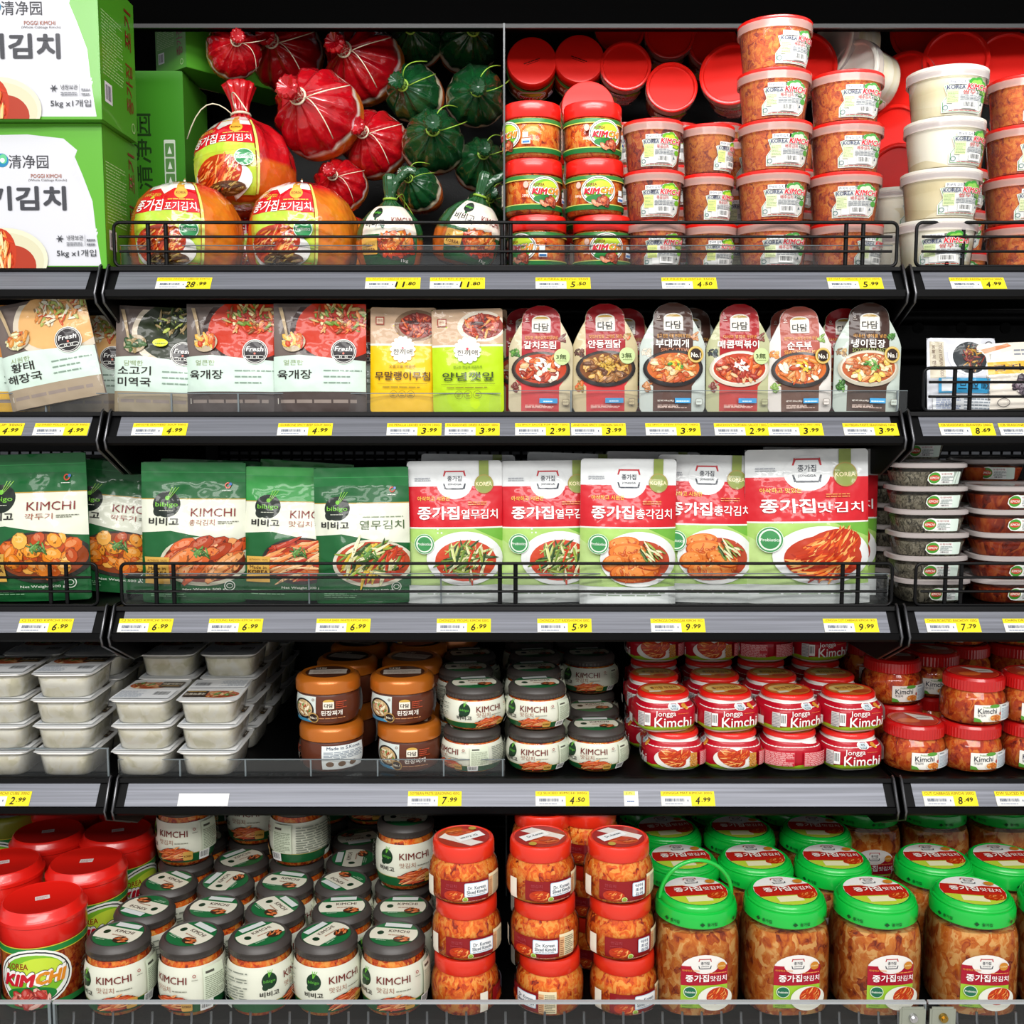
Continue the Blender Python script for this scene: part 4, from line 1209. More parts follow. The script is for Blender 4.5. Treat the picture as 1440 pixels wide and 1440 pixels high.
DAD = [
 ('gal', '#cdc1a0', '#a81520', '갈치조림', '칼칼한 매운갈치조림양념', ([*RED, '#e8d8c4', '#f2ece2'], ['#5f9a38', '#f3efe8', '#f3efe8'], GRN, ['#6a2c24', '#8a4a3a'], '#fff'), 1, ('#2c211c', '#4a3a30'), None, '#cf3a3c'),
 ('and', '#cbbb92', '#a3121c', '안동찜닭', '맛집비법을 그대로 담은', (['#7a4418', '#a8702a', '#c9963c', '#8e5a24', '#5a3016', '#d9aa5a'], ['#5f9a38', '#c9a03c'], ['#4a2a1e', '#6a3a2a'], ['#a9803a', '#8a6a2a', '#d9642a'], '#fff'), 1, ('#1c1818', '#332a26'), None, '#cf3336'),
 ('bud', '#c9d3cc', '#4f3026', '부대찌개', '깊고 진한 국물 부대찌개 양념', (['#c9642a', '#d98a4a', '#e0a868', '#b84a1c', '#e9cc98', '#dd7a2a'], ['#4f9a2e', '#e8c43a', '#3f8a2a'], ['#e3d9c6', '#d2c4ae'], ['#c98a5a', '#b06a3a'], '#c9805a'), 2, ('#1f1c1e', '#35302f'), ['SPICY STEW', 'STOCK'], '#5b382c'),
 ('mae', '#bdbf94', '#a9151c', '매콤떡볶이', '다시마 멸치로 우려낸', ([*RED, '#cf4a24', '#a12a16'], ['#e8e0d4', '#f0ece6'], ['#23282a', '#3a4a4a'], ['#7a3a30', '#b08a80'], '#fff'), 1, ('#cfc6b4', '#e6dfd0'), None, '#c23a32'),
 ('sun', '#e3ddd6', '#b0584a', '순두부', '얼큰하고 시원한 순두부 양념', (['#cf6a2a', '#e09a5a', '#f0e2c4', '#dd8430', '#f4ead6', '#b8441c'], ['#4f8a2a', '#f0c43a', '#f4eee0'], ['#d9843a', '#e8a85a'], ['#7da34a', '#a9c46a'], '#e0a23c'), 2, ('#2f2b2a', '#454040'), ['SEASONING MIX', 'for BLANCUNO'], '#6d4a3a'),
 ('nae', '#c2cec4', '#3c2218', '냉이된장', '국내산 냉이를 넣은', (['#b85a2a', '#d98a4a', '#ecd29a', '#e9c25a', '#c2703a', '#f2e6bc'], ['#4a8a34', '#6aa84a', '#2f6a24'], ['#8a6a4a', '#c9a46a'], GRN, '#9aa85a'), 2, ('#b9b29e', '#d6d0bd'), ['SOYBEAN PASTE', 'SEASONING'], '#4e3526')]
for k, bg, band, kor, sub, food, seal, pot, eng, lb in DAD:
    pouch('dad_' + k, DW, DH, .011, dadam(bg, band, kor, sub, food, seal, pot, DW, DH, eng, lb), bg, 20 + len(kor) + seal, 'sauce_pouch', 'film', dad_out, 'pouch', .005, .9)

# seaweed and bean packs of the right bay
A = Art(); w_, h_ = .105, .118
A.rrect(-w_ / 2, 0, w_ / 2, h_, .006, '#d9dbe2')
A.rect(-w_ * .46, h_ * .45, -w_ * .25, h_ * .95, '#c9bfa6'); A.text('TODAY KOREAN FOODS', -w_ * .30, h_ * .70, h_ * .46, w_ * .05, '#6a4a3a', .01, -math.pi / 2); A.text('오늘의 한끼', -w_ * .40, h_ * .74, h_ * .34, w_ * .05, '#6a4a3a', .01, -math.pi / 2)
A.ell(w_ * .10, h_ * .74, w_ * .30, h_ * .25, '#e9ebf0', 28); A.ell(w_ * .12, h_ * .73, w_ * .25, h_ * .22, '#2a3034', 26); A.bits(w_ * .16, h_ * .72, w_ * .17, h_ * .19, ['#5a1a1c', '#8a2a1c', '#b8862c', '#2c3a24', '#3a1618'], 50, .4, .08, seed=5)
A.ring(w_ * .40, h_ * .90, w_ * .06, w_ * .06, w_ * .01, '#3a3438'); A.ell(w_ * .40, h_ * .90, w_ * .04, w_ * .04, '#e6e2dc', 14)
A.text('SEASONED SEAWEED', w_ * .42, h_ * .60, h_ * .36, w_ * .03, '#3a3f4a', .01, -math.pi / 2)
A.rect(-w_ * .36, h_ * .25, w_ * .44, h_ * .45, '#38a4d8'); A.rect(-w_ * .32, h_ * .27, -w_ * .14, h_ * .44, '#e6eef2')
for k, t in enumerate(('미', '역', '줄')): A.text(t, -w_ * .03 + w_ * .17 * k, h_ * .35, w_ * .12, h_ * .11, '#123a52', .02, -math.pi / 2)
A.rect(-w_ * .44, h_ * .02, w_ * .44, h_ * .22, '#e6eaec'); A.lines(-w_ * .4, h_ * .04, -w_ * .05, h_ * .2, 6, '#3f5f96'); A.lines(0, h_ * .04, w_ * .4, h_ * .2, 4, '#8f99a2')
pouch('pack_seaweed', w_, h_, .011, A, '#c9ccd2', 31, 'seaweed_pack')
A = Art(); w_, h_ = .115, .110
A.rrect(-w_ / 2, 0, w_ / 2, h_, .006, '#efe6d8')
A.poly([(-w_ * .45, h_ * .92), (-w_ * .1, h_ * .99), (-w_ * .05, h_ * .95), (-w_ * .4, h_ * .86)], '#d98a5a'); A.lines(-w_ * .02, h_ * .82, w_ * .45, h_ * .93, 2, '#8a8f9a')
A.rect(-w_ * .38, h_ * .55, w_ * .4, h_ * .73, '#f0b43a'); A.text('콩자반', -w_ * .02, h_ * .64, w_ * .6, h_ * .10, '#3a2c22', .02)
A.bits(w_ * .14, h_ * .36, w_ * .26, h_ * .20, ['#3a2c3a', '#53424f', '#2a1f2c', '#6d5a66'], 60, .2, .17, seed=2); A.bits(w_ * .14, h_ * .36, w_ * .24, h_ * .19, ['#e6dcd6', '#cfc4c4'], 10, .06, .05, seed=4)
A.text('SEASONED BEANS', -w_ * .40, h_ * .36, h_ * .36, w_ * .03, '#5a4a3a', .01, -math.pi / 2); A.ring(-w_ * .22, h_ * .14, w_ * .08, w_ * .06, w_ * .008, '#3a3438'); A.rect(-w_ * .3, 0, w_ * .5, h_ * .05, '#3f3a2c')
pouch('pack_beans', w_, h_, .011, A, '#d8cfc0', 32, 'bean_pack')

# green stand-up kimchi pouches
def bibigo(w_, h_, style, kor, sub, food, badge=True, eng='KIMCHI'):
    A = Art()
    A.rrect(-w_ / 2, 0, w_ / 2, h_, .006, '#145c2c')
    light = style == 'light'
    A.rect(-w_ / 2, h_ * .86, w_ / 2, h_ * .995, '#1c6b34' if not light else '#3d9a4a')
    A.rect(-w_ / 2, h_ * .925, w_ / 2, h_ * .93, '#2f8a48')
    if light: A.rect(-w_ / 2, h_ * .66, w_ / 2, h_ * .925, '#2f8f3f')
    A.poly([(-w_ / 2, h_ * .50), (-w_ * .2, h_ * .515), (w_ * .2, h_ * .46), (w_ / 2, h_ * .44), (w_ / 2, h_ * .735), (-w_ / 2, h_ * .735)], '#dfe2cf')
    A.rect(-w_ / 2, h_ * .735, w_ / 2, h_ * .742, '#b8933f')
    A.ell(-w_ * .25, h_ * .70, w_ * .135, w_ * .125, '#152019', 30); A.ell(-w_ * .33, h_ * .65, w_ * .05, w_ * .05, '#152019', 16)
    A.text('bibigo', -w_ * .25, h_ * .695, w_ * .22, h_ * .042, '#74bf3c', .02)
    A.ell(-w_ * .245, h_ * .745, w_ * .022, w_ * .022, '#74bf3c', 12)
    for k in range(3): A.poly([(-w_ * (.245 - .012 * k), h_ * .745), (-w_ * (.24 - .012 * k), h_ * .745), (-w_ * (.20 - .03 * k), h_ * .82), (-w_ * (.207 - .03 * k), h_ * .82)], '#8fcf4a')
    A.lines(-w_ * .32, h_ * .655, -w_ * .18, h_ * .663, 1, '#dfe2cf')
    A.text('비비고', -w_ * .27, h_ * .58, w_ * .30, h_ * .055, '#1f1d1a', .045)
    if eng:
        A.text(eng, w_ * .20, h_ * .645, w_ * .42, h_ * .058, '#7b1f1c', .004); A.text(kor, w_ * .10, h_ * .575, w_ * .24, h_ * .042, '#9a4a34', .004); A.lines(w_ * .25, h_ * .565, w_ * .44, h_ * .59, 2, '#6a6a5a')
    else:
        A.text(kor, w_ * .22, h_ * .58, w_ * .46, h_ * .065, '#3f5a2c', .006); A.lines(w_ * .02, h_ * .635, w_ * .44, h_ * .648, 1, '#7a8a6a')
    A.ring(w_ * .33, h_ * .835, w_ * .03, w_ * .03, w_ * .012, '#c44a34'); A.ell(w_ * .355, h_ * .845, w_ * .015, w_ * .015, '#3f6ab0', 10); A.lines(w_ * .28, h_ * .795, w_ * .40, h_ * .805, 1, '#e3e6dc')
    A.ell(w_ * .12, h_ * .30, w_ * .42, h_ * .175, food[1], 34); A.ell(w_ * .12, h_ * .305, w_ * .38, h_ * .155, food[2], 32)
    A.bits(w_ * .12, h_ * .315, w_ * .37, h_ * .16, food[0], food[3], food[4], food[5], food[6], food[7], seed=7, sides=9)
    A.bits(w_ * .10, h_ * .36, w_ * .08, h_ * .035, ['#3f6a2a', '#5a8a3a', '#2c4f1e'], 14, .6, .14, seed=3)
    if badge:
        A.poly([(-w_ * .46, h_ * .14), (-w_ * .20, h_ * .14), (-w_ * .21, h_ * .27), (-w_ * .20, h_ * .33), (-w_ * .46, h_ * .33), (-w_ * .45, h_ * .24)], '#d2a448')
        A.text('AUTHENTIC TASTE', -w_ * .33, h_ * .305, w_ * .20, h_ * .014, '#6a3f16'); A.text('Made in', -w_ * .33, h_ * .25, w_ * .18, h_ * .024, '#4f2c10', .01); A.text('KOREA', -w_ * .33, h_ * .215, w_ * .22, h_ * .028, '#4f2c10', .03)
    A.text('Net Weight 500 g', w_ * .12, h_ * .10, w_ * .40, h_ * .022, '#e9ece0', .01)
    A.ring(w_ * .36, h_ * .125, w_ * .05, w_ * .05, w_ * .008, '#dfe6da'); A.ring(w_ * .36, h_ * .125, w_ * .03, w_ * .025, w_ * .006, '#dfe6da')
    A.lines(-w_ * .4, h_ * .05, -w_ * .05, h_ * .09, 3, '#7fae86')
    return A
CUBE = (['#dd7a14', '#e8932a', '#c95a10', '#f0ac48', '#b5440c'], '#2c2a24', '#8a3a10', 46, .20, .16, None, 3.14)
PONY = (['#d2602a', '#dd7a3c', '#c24a1c', '#e39a5c', '#a83a16'], '#c9c6ae', '#6a2a16', 30, .52, .15, .55, .35)
CABB = (['#c8481c', '#dd6a2c', '#e89a5a', '#b0341a', '#efc08a'], '#2a2620', '#a83414', 90, .5, .05, .25, .35)
YEOL = (G_COLS + ['#b8341c', '#d9b83a'], '#d6d2bd', '#b8482a', 80, .34, .045, .6, .9)
pouch('bib_cube', .178, .232, .024, bibigo(.178, .232, 'dark', '깍두기', '', CUBE), '#145c2c', 41, 'kimchi_pouch')
pouch('bib_pony', .162, .222, .024, bibigo(.162, .222, 'dark', '총각김치', '', PONY), '#145c2c', 42, 'kimchi_pouch')
pouch('bib_cabb', .150, .212, .024, bibigo(.150, .212, 'light', '맛김치', '', CABB), '#2f8f3f', 43, 'kimchi_pouch')
pouch('bib_yeol', .150, .214, .024, bibigo(.150, .214, 'dark', '열무김치', '', YEOL, False, None), '#145c2c', 44, 'kimchi_pouch')

# red, white and green stand-up pouches
def crest(A, x, y, k, col='#3a3f4a'):
    for s in (-1, 1):
        A.poly([(x + s * .5 * k, y - .16 * k), (x + s * .44 * k, y - .16 * k), (x + s * .36 * k, y - .38 * k), (x + s * .44 * k, y - .42 * k)], col)
        A.poly([(x + s * .5 * k, y + .16 * k), (x + s * .44 * k, y + .16 * k), (x + s * .36 * k, y + .38 * k), (x + s * .44 * k, y + .42 * k)], '#b8323a')
    A.rect(x - .38 * k, y - .42 * k, x + .38 * k, y - .36 * k, col); A.rect(x - .38 * k, y + .34 * k, x + .38 * k, y + .40 * k, '#b8323a')
    A.text('종가집', x, y + .06 * k, .62 * k, .24 * k, col, .02); A.text('JONGGA', x, y - .2 * k, .60 * k, .10 * k, col, .01)
def jongga(w_, h_, kor, food, sub='아삭하고 시원한', whole=None):
    A = Art()
    A.rrect(-w_ / 2, 0, w_ / 2, h_, .006, '#dfe2e2')
    A.rect(-w_ / 2, h_ * .125, w_ / 2, h_ * .55, '#a9cf6c')
    A.poly([(-w_ / 2, h_ * .125), (-w_ * .1, h_ * .125), (-w_ * .35, h_ * .38), (-w_ / 2, h_ * .45)], '#bcd98a')
    A.poly([(w_ * .12, h_ * .55), (w_ / 2, h_ * .43), (w_ / 2, h_ * .55)], '#6fae3c')
    A.rect(-w_ / 2, h_ * .53, w_ / 2, h_ * .82, '#cc1a26'); A.rect(-w_ / 2, h_ * .525, w_ / 2, h_ * .535, '#efeee6')
    A.ell(0, h_ * .845, w_ * .19, h_ * .115, '#dfe2e2', 30)
    crest(A, 0, h_ * .865, w_ * .24)
    A.rect(w_ * .26, h_ * .86, w_ * .36, h_, '#8a9a4a'); A.ell(w_ * .31, h_ * .835, w_ * .10, w_ * .10, '#a5924a', 26); A.ell(w_ * .31, h_ * .835, w_ * .09, w_ * .09, '#8f9c50', 26)
    A.text('KOREA', w_ * .31, h_ * .835, w_ * .17, h_ * .028, '#f0e4b4', .03)
    A.lines(-w_ * .42, h_ * .86, -w_ * .25, h_ * .89, 2, '#a6aab0')
    A.text(sub, -w_ * .22, h_ * .735, w_ * .34, h_ * .032, '#f1c84e', .02)
    A.text('종가집', -w_ * .17, h_ * .635, w_ * .44, h_ * .092, '#fbf7f4', .045)
    A.text(kor, w_ * .26, h_ * .625, w_ * .38, h_ * .068, '#fbf7f4', .02)
    A.lines(w_ * .14, h_ * .69, w_ * .42, h_ * .72, 2, '#e08a4a')
    A.ell(w_ * .10, h_ * .315, w_ * .40, h_ * .19, '#e6e8e6', 34); A.ell(w_ * .11, h_ * .30, w_ * .32, h_ * .145, food[2], 30)
    if food[0] == 'cabbage':
        cabbage(A, w_ * .17, h_ * .365, w_ * .26, h_ * .115, 3, .25, 110); cabbage(A, w_ * .08, h_ * .255, w_ * .28, h_ * .10, 4, -.1, 110)
    elif food[0] == 'radish':
        for x, y, rx, ry, rot in ((-.06, .42, .17, .05, .1), (.02, .35, .24, .075, -.12), (-.16, .29, .12, .06, .2), (.06, .23, .26, .075, .08), (.16, .30, .18, .05, -.3)):
            A.ell(w_ * x, h_ * y, w_ * rx, h_ * ry, '#a8420e', 26, rot); A.ell(w_ * x, h_ * (y + .006), w_ * rx * .95, h_ * ry * .92, '#d9742c', 26, rot)
            A.ell(w_ * (x - .01), h_ * (y + .016), w_ * rx * .72, h_ * ry * .6, '#e68f46', 22, rot); A.bits(w_ * x, h_ * y, w_ * rx, h_ * ry, ['#c4521a', '#e9a460', '#d2601e'], 20, .12, .05, seed=int(x * 99) + 200)
        A.bits(w_ * .24, h_ * .36, w_ * .13, h_ * .07, G_COLS, 30, .5, .08, -.7, .4, seed=5)
    else:
        A.bits(w_ * .11, h_ * .305, w_ * .31, h_ * .14, G_COLS + ['#cfd68a', '#b8c46a'], 85, .32, .04, .7, 1.2, seed=9)
    A.ell(-w_ * .32, h_ * .42, w_ * .105, w_ * .105, '#e4efe0', 26); A.ring(-w_ * .32, h_ * .42, w_ * .1, w_ * .1, w_ * .012, '#3f8f52'); A.ell(-w_ * .32, h_ * .42, w_ * .075, w_ * .075, '#3f8f52', 24)
    A.text('Probiotics', -w_ * .32, h_ * .42, w_ * .15, h_ * .02, '#eef4ea', .02)
    A.rect(-w_ / 2, 0, w_ / 2, h_ * .125, '#d6dcda'); A.lines(-w_ * .40, h_ * .065, w_ * .38, h_ * .10, 2, '#8fa08c')
    return A
pouch('jon_yeol', .150, .224, .022, jongga(.150, .224, '열무김치', ('greens', '', '#c9472a')), '#d8dcdc', 51, 'kimchi_pouch', 'foil')
pouch('jon_chong', .150, .228, .024, jongga(.150, .228, '총각김치', ('radish', '', '#b8482a')), '#d8dcdc', 52, 'kimchi_pouch', 'foil')
pouch('jon_mat', .196, .246, .026, jongga(.196, .246, '맛김치', ('cabbage', '', '#b8381a'), '아삭하고 맛있는'), '#d8dcdc', 53, 'kimchi_pouch', 'foil')

# ---- low clear tubs of side dishes
def ovalmesh(name, secs, m, ang=40, n=40, p=3.2):
    """rounded-rectangle sections (hx, hy, z) skinned into one body"""
    bm = bmesh.new(); rings = []
    for hx, hy, z in secs:
        if hx < 1e-6:
            rings.append([bm.verts.new((0, 0, z))]); continue
        ring = []
        for k in range(n):
            a = 2 * math.pi * k / n
            c, s_ = math.cos(a), math.sin(a)
            ring.append(bm.verts.new((hx * math.copysign(abs(c) ** (2 / p), c), hy * math.copysign(abs(s_) ** (2 / p), s_), z)))
        rings.append(ring)
    for A_, B_ in zip(rings, rings[1:]):
        for k in range(n):
            j = (k + 1) % n
            if len(A_) == 1: bm.faces.new((A_[0], B_[j], B_[k]))
            elif len(B_) == 1: bm.faces.new((A_[k], A_[j], B_[0]))
            else: bm.faces.new((A_[k], A_[j], B_[j], B_[k]))
    bmesh.ops.recalc_face_normals(bm, faces=bm.faces[:])
    return finish(name, bm, m, True, ang)

def ov_secs(d=0.0):
    return [(0, 0, d), (.046 - d, .036 - d, d), (.049 - d, .039 - d, .003 + d), (.0565 - d, .0455 - d, .032), (0, 0, .032)]
A = Art()
A.rrect(-.005, .006, .041, .026, .002, '#dff0e4'); A.rect(.004, .007, .028, .025, '#eef2ee'); A.text('오징어채', .016, .0225, .018, .003, '#a83a34', .01); A.lines(.006, .012, .028, .020, 5, '#6a7a78'); A.code(.008, .0075, .024, .0115)
A.poly([(.001, .006), (.008, .011), (.009, .020), (.004, .026), (.000, .027), (-.006, .026), (-.013, .021), (-.014, .013), (-.008, .007)], '#f4f4ee'); A.ell(-.003, .0165, .0095, .0088, '#4a9a34', 22); A.ell(-.003, .0165, .0085, .0045, '#c9402a', 20); A.text('KIMCHI', -.003, .0165, .014, .004, '#f4e9dc', .05, 0, .2)
def ovfn(x, y, o):
    hy = .039 + (.0455 - .039) * (y - .003) / .029
    hx = .049 + (.0565 - .049) * (y - .003) / .029
    t = max(-.98, min(.98, x / hx))
    return Vector((x, -hy * (1 - abs(t) ** 3.2) ** (1 / 3.2) - o, y))
ovl = A.build('printed_label', ovfn, 'print', .005, None, .0012)
for kk, fill in (('tub_anchovy', 'anchovy'), ('tub_red', 'redside')):
    KIND[kk] = ('side_dish_tub', 'tub', [('tub_body', ovalmesh('tub_body', ov_secs(), 'shell'), 0), ('side_dish', ovalmesh('side_dish', ov_secs(.0014)[:3] + [(.054, .043, .025), (0, 0, .028)], fill), 0),
        ('lid', ovalmesh('lid', [(0, 0, .031), (.0575, .0465, .031), (.0605, .049, .0325), (.0605, .049, .0385), (.057, .046, .040), (.054, .043, .0385), (0, 0, .0385)], 'frost'), 0), ('printed_label', ovl, 'label')])

# ---- white trays sealed with film
tsec = [(0, 0, 0), (.036, .050, 0), (.040, .055, .004), (.0445, .0595, .034), (.0445, .0595, .0385), (0, 0, .0385)]
tin = [(0, 0, .0012), (.035, .049, .0012), (.0388, .0538, .005), (.0428, .058, .033), (0, 0, .036)]
A = Art()
A.rrect(-.047, -.062, .047, .062, .006, '#e4e5e4')
A.rect(-.042, -.005, .042, .050, '#dddcd8')
A.ell(-.012, .026, .032, .020, '#b8552a', 24); A.bits(-.014, .028, .030, .018, ['#c9602a', '#d98a4a', '#a83a1c', '#5f8a34', '#e8c48a'], 46, .28, .10, seed=3)
A.rect(.006, .012, .042, .044, '#3a2a22'); A.text('국물떡볶이', .024, .030, .032, .012, '#e9e3d2', .03); A.lines(.010, .016, .040, .022, 1, '#c9a04a')
A.rect(-.045, -.056, .045, -.006, '#e9ebec'); A.lines(-.042, -.050, -.002, -.012, 8, '#9aa6b4'); A.bars(.014, -.036, .038, -.018, '#33383e', 14)
film = A.build('printed_film', disc(.0412), 'print')
KIND['tray'] = ('white_cube_tray', 'tray', [('tray_body', ovalmesh('tray_body', tsec, 'traywall', 45, 44, 5), 0), ('white_cubes', ovalmesh('white_cubes', tin, 'cubes', 60, 44, 5), 0),
    ('rim', ovalmesh('rim', [(.043, .058, .0385), (.0475, .0625, .0385), (.0480, .063, .0395), (.0475, .0625, .0408), (0, 0, .0408)], 'white', 40, 44, 7), 0), ('printed_film', film, 'lid')])

# ---- brown soybean-paste tubs
P = [(0, 0), (.040, 0), (.0455, .004), (.0495, .020), (.0500, .032), (.0485, .046), (.0465, .051), (0, .051)]
A = Art(); g = .05 * math.pi
A.rect(-g, .006, g, .0475, '#5d2f1e')
A.rect(-.062, .006, -.012, .0475, '#cfd8d2'); A.ell(-.037, .026, .022, .017, '#28201c', 28); A.ell(-.036, .027, .018, .0135, '#c9a878', 26); A.bits(-.036, .028, .016, .012, ['#d9c08a', '#c9502a', '#6a8a3a', '#efe2bc', '#a87a4a'], 44, .3, .12, seed=2)
A.poly([(-.062, .006), (-.020, .006), (-.030, .011), (-.062, .012)], '#3a8ab0'); A.ring(-.016, .043, .002, .002, .0007, '#7a4a34')
A.ell(-.016, .014, .0085, .0085, '#b08a4a', 22); A.ell(-.016, .014, .0068, .0068, '#2c1c14', 20); A.text('No.1', -.016, .014, .0105, .004, '#f0e6d0', .05)
A.rect(.0, .029, .0165, .040, '#ece4d2'); A.ell(.00825, .040, .00825, .004, '#c9a24a', 16, a0=0, a1=180); A.text('다담', .00825, .0343, .013, .0065, '#241e1a', .045)
A.text('된장찌개', .013, .0225, .032, .0085, '#f3ece0', .03); A.lines(-.006, .013, .036, .016, 1, '#c98a5a'); A.lines(.019, .030, .036, .042, 4, '#b8482a')
A.rect(.080, .008, .150, .0465, '#dfe4e2'); A.text('Made in S.Korea', .115, .0425, .055, .005, '#263a5a', .02); A.lines(.083, .026, .147, .038, 5, '#7a8694')
for k in range(3): A.ell(.092 + .018 * k, .017, .006, .0045, '#6a4a2c', 14)
lab = A.build('printed_label', wrap(P, .05), 'print', .004, .005, .0008)
lid = lathe('lid', [(0, .0505), (.0495, .0505), (.0510, .052), (.0510, .067), (.0490, .0725), (.044, .0755), (.042, .0770), (.038, .0755), (0, .0755)], 'copper', 72, 0, (.0515, .0675, .0006))
A = Art(); A.ell(0, 0, .036, .036, '#4a2a1c', 36); A.rect(-.030, -.014, .030, .014, '#cfc2b4', 1); A.lines(-.024, -.010, .024, .010, 4, '#a89a8c'); A.text('다담', -.012, .021, .018, .009, '#e3d6c2', .04)
top = A.build('lid_sticker', disc(.0757), 'print')
KIND['brown_tub'] = ('soybean_paste_tub', 'tub', [('tub_body', lathe('tub_body', P, mat('brown_plastic', '#5d2f1e', .3, coat=.4), 44), 0), ('printed_label', lab, 'label'), ('lid', lid, 'lid'), ('lid>lid_sticker', top, 'lid')])

# ---- grey-lidded kimchi jars, small and tall
def bib_wrap(A, g, y0, y1, k=1.0):
    hh = y1 - y0
    A.rect(-g, y0, g, y1, '#dfe1cf'); A.rect(-g, y0, g, y0 + hh * .22, '#1a5a30'); A.rect(-g, y0 + hh * .22, g, y0 + hh * .235, '#b9a85a')
    lx = -.040 * k
    A.ell(lx, y0 + hh * .70, .0095 * k, .0105 * k, '#15351f', 24); A.ell(lx - .005 * k, y0 + hh * .70 - .008 * k, .004 * k, .004 * k, '#15351f', 12); A.text('bibigo', lx, y0 + hh * .69, .0145 * k, .0048 * k, '#58a83c', .02)
    for j in range(3): A.poly([(lx - .001 * k, y0 + hh * .7 + .005 * k), (lx, y0 + hh * .7 + .005 * k), (lx + (.005 - .003 * j) * k, y0 + hh * .7 + .0135 * k), (lx + (.0042 - .003 * j) * k, y0 + hh * .7 + .0135 * k)], '#6ab83c')
    A.text('비비고', lx, y0 + hh * .42, .024 * k, .007 * k, '#28241f', .045)
    A.text('KIMCHI', 0, y0 + hh * .74, .042 * k, .0092 * k, '#6e1f1a', .012); A.text('맛김치', -.010 * k, y0 + hh * .53, .021 * k, .0072 * k, '#a06a54', .005); A.lines(.003 * k, y0 + hh * .50, .022 * k, y0 + hh * .55, 1, '#8a8a7a')
    A.ell(.003 * k, y0 + hh * .21, .0245 * k, hh * .19, '#33251c', 28); A.bits(.002 * k, y0 + hh * .23, .022 * k, hh * .175, ['#c4481c', '#d96a30', '#b0361a', '#e89a5c'], 44, .45, .07, .3, .3, seed=4)
    A.rrect(.014 * k, y0 + hh * .07, .027 * k, y0 + hh * .30, .002 * k, '#cf9f4a'); A.text('KOREA', .0205 * k, y0 + hh * .18, .010 * k, .003 * k, '#5a3412', .03)
    A.ring(.030 * k, y0 + hh * .84, .002 * k, .002 * k, .0008 * k, '#9a3a34'); A.lines(.027 * k, y0 + hh * .75, .034 * k, y0 + hh * .78, 1, '#6a6a5a')
    A.code(.036 * k, y0 + hh * .04, .052 * k, y0 + hh * .26)
    A.rect(.040 * k, y0 + hh * .26, .068 * k, y0 + hh * .97, '#d3dcc4'); A.rect(.043 * k, y0 + hh * .84, .054 * k, y0 + hh * .89, '#4a4a40'); A.lines(.042 * k, y0 + hh * .30, .066 * k, y0 + hh * .80, 12, '#8a947c')
    A.lines(.074 * k, y0 + hh * .28, .150 * k, y0 + hh * .95, 11, '#7f8578'); A.lines(-.150 * k, y0 + hh * .28, -.066 * k, y0 + hh * .95, 11, '#7f8578'); A.rect(-.145 * k, y0 + hh * .05, -.09 * k, y0 + hh * .18, '#cfd8cc')
def bib_lid(R_, z0, h):
    lid = lathe('lid', [(0, z0), (R_ * .98, z0), (R_, z0 + .002), (R_, z0 + h * .34), (R_ * 1.02, z0 + h * .38), (R_ * 1.03, z0 + h * .55), (R_ * .97, z0 + h * .82), (R_ * .86, z0 + h), (R_ * .82, z0 + h * .93), (0, z0 + h * .93)], 'graylid', 96, 0, (z0 + .001, z0 + h * .36, .0009), 30)
    A = Art(); r = R_ * .80
    A.ell(0, 0, r, r, '#1d6a3a', 40)
    t = .46
    pts = [(r * .985 * math.cos(a), r * .985 * math.sin(a)) for a in [math.asin(-t + 2 * t * k / 8) for k in range(9)]]
    pts = pts + [(-x, y) for x, y in pts[::-1]]
    A.poly([(x, y - r * .02) for x, y in pts], '#e4e0cc')
    A.ell(-r * .56, r * .02, r * .14, r * .16, '#15351f', 18); A.text('KIMCHI', r * .18, r * .20, r * .86, r * .21, '#4a2a22', .012); A.lines(-r * .2, -r * .16, r * .5, -r * .02, 1, '#b08a74')
    A.ell(r * .42, -r * .42, r * .34, r * .25, '#3a2a1e', 22); A.bits(r * .42, -r * .42, r * .31, r * .22, ['#d2602a', '#dd8044', '#b8441c'], 18, .4, .1, .4, .4, seed=2)
    A.rect(-r * .52, r * .50, r * .60, r * .80, '#d9dedb')
    A.lines(-r * .6, -r * .66, 0, -r * .48, 2, '#a6c8a8')
    return lid, A.build('lid_sticker', disc(z0 + h * .93 + .0003), 'print')
P = [(0, 0), (.038, 0), (.0415, .003), (.0485, .018), (.0495, .030), (.0475, .044), (.0435, .051), (.0425, .053), (0, .053)]
A = Art(); bib_wrap(A, .0495 * math.pi, .006, .049)
lab = A.build('printed_label', wrap(P, .0495), 'print', .004, .005, .0012)
lid, top = bib_lid(.0450, .051, .0185)
KIND['bib_small'] = ('kimchi_jar', 'jar', [('jar_body', lathe('jar_body', P, 'shell', 44), 0), ('kimchi', lathe('kimchi', shrink(P, .0014), 'kimchi', 36), 0), ('printed_label', lab, 'label'), ('lid', lid, 'lid'), ('lid>lid_sticker', top, 'lid')])
P = [(0, 0), (.0390, 0), (.0425, .003), (.0450, .012), (.0478, .030), (.0486, .046), (.0480, .064), (.0450, .080), (.0428, .086), (.0424, .089), (0, .089)]
A = Art(); bib_wrap(A, .0486 * math.pi, .010, .079, 1.16)
lab = A.build('printed_label', wrap(P, .0486), 'print', .004, .006, .0012)
lid, top = bib_lid(.0452, .0875, .0205)
KIND['bib_tall'] = ('kimchi_jar', 'jar', [('jar_body', lathe('jar_body', P, 'shell', 44), 0), ('kimchi', lathe('kimchi', shrink(P, .0014), 'kimchi', 36), 0), ('printed_label', lab, 'label'), ('lid', lid, 'lid'), ('lid>lid_sticker', top, 'lid')])

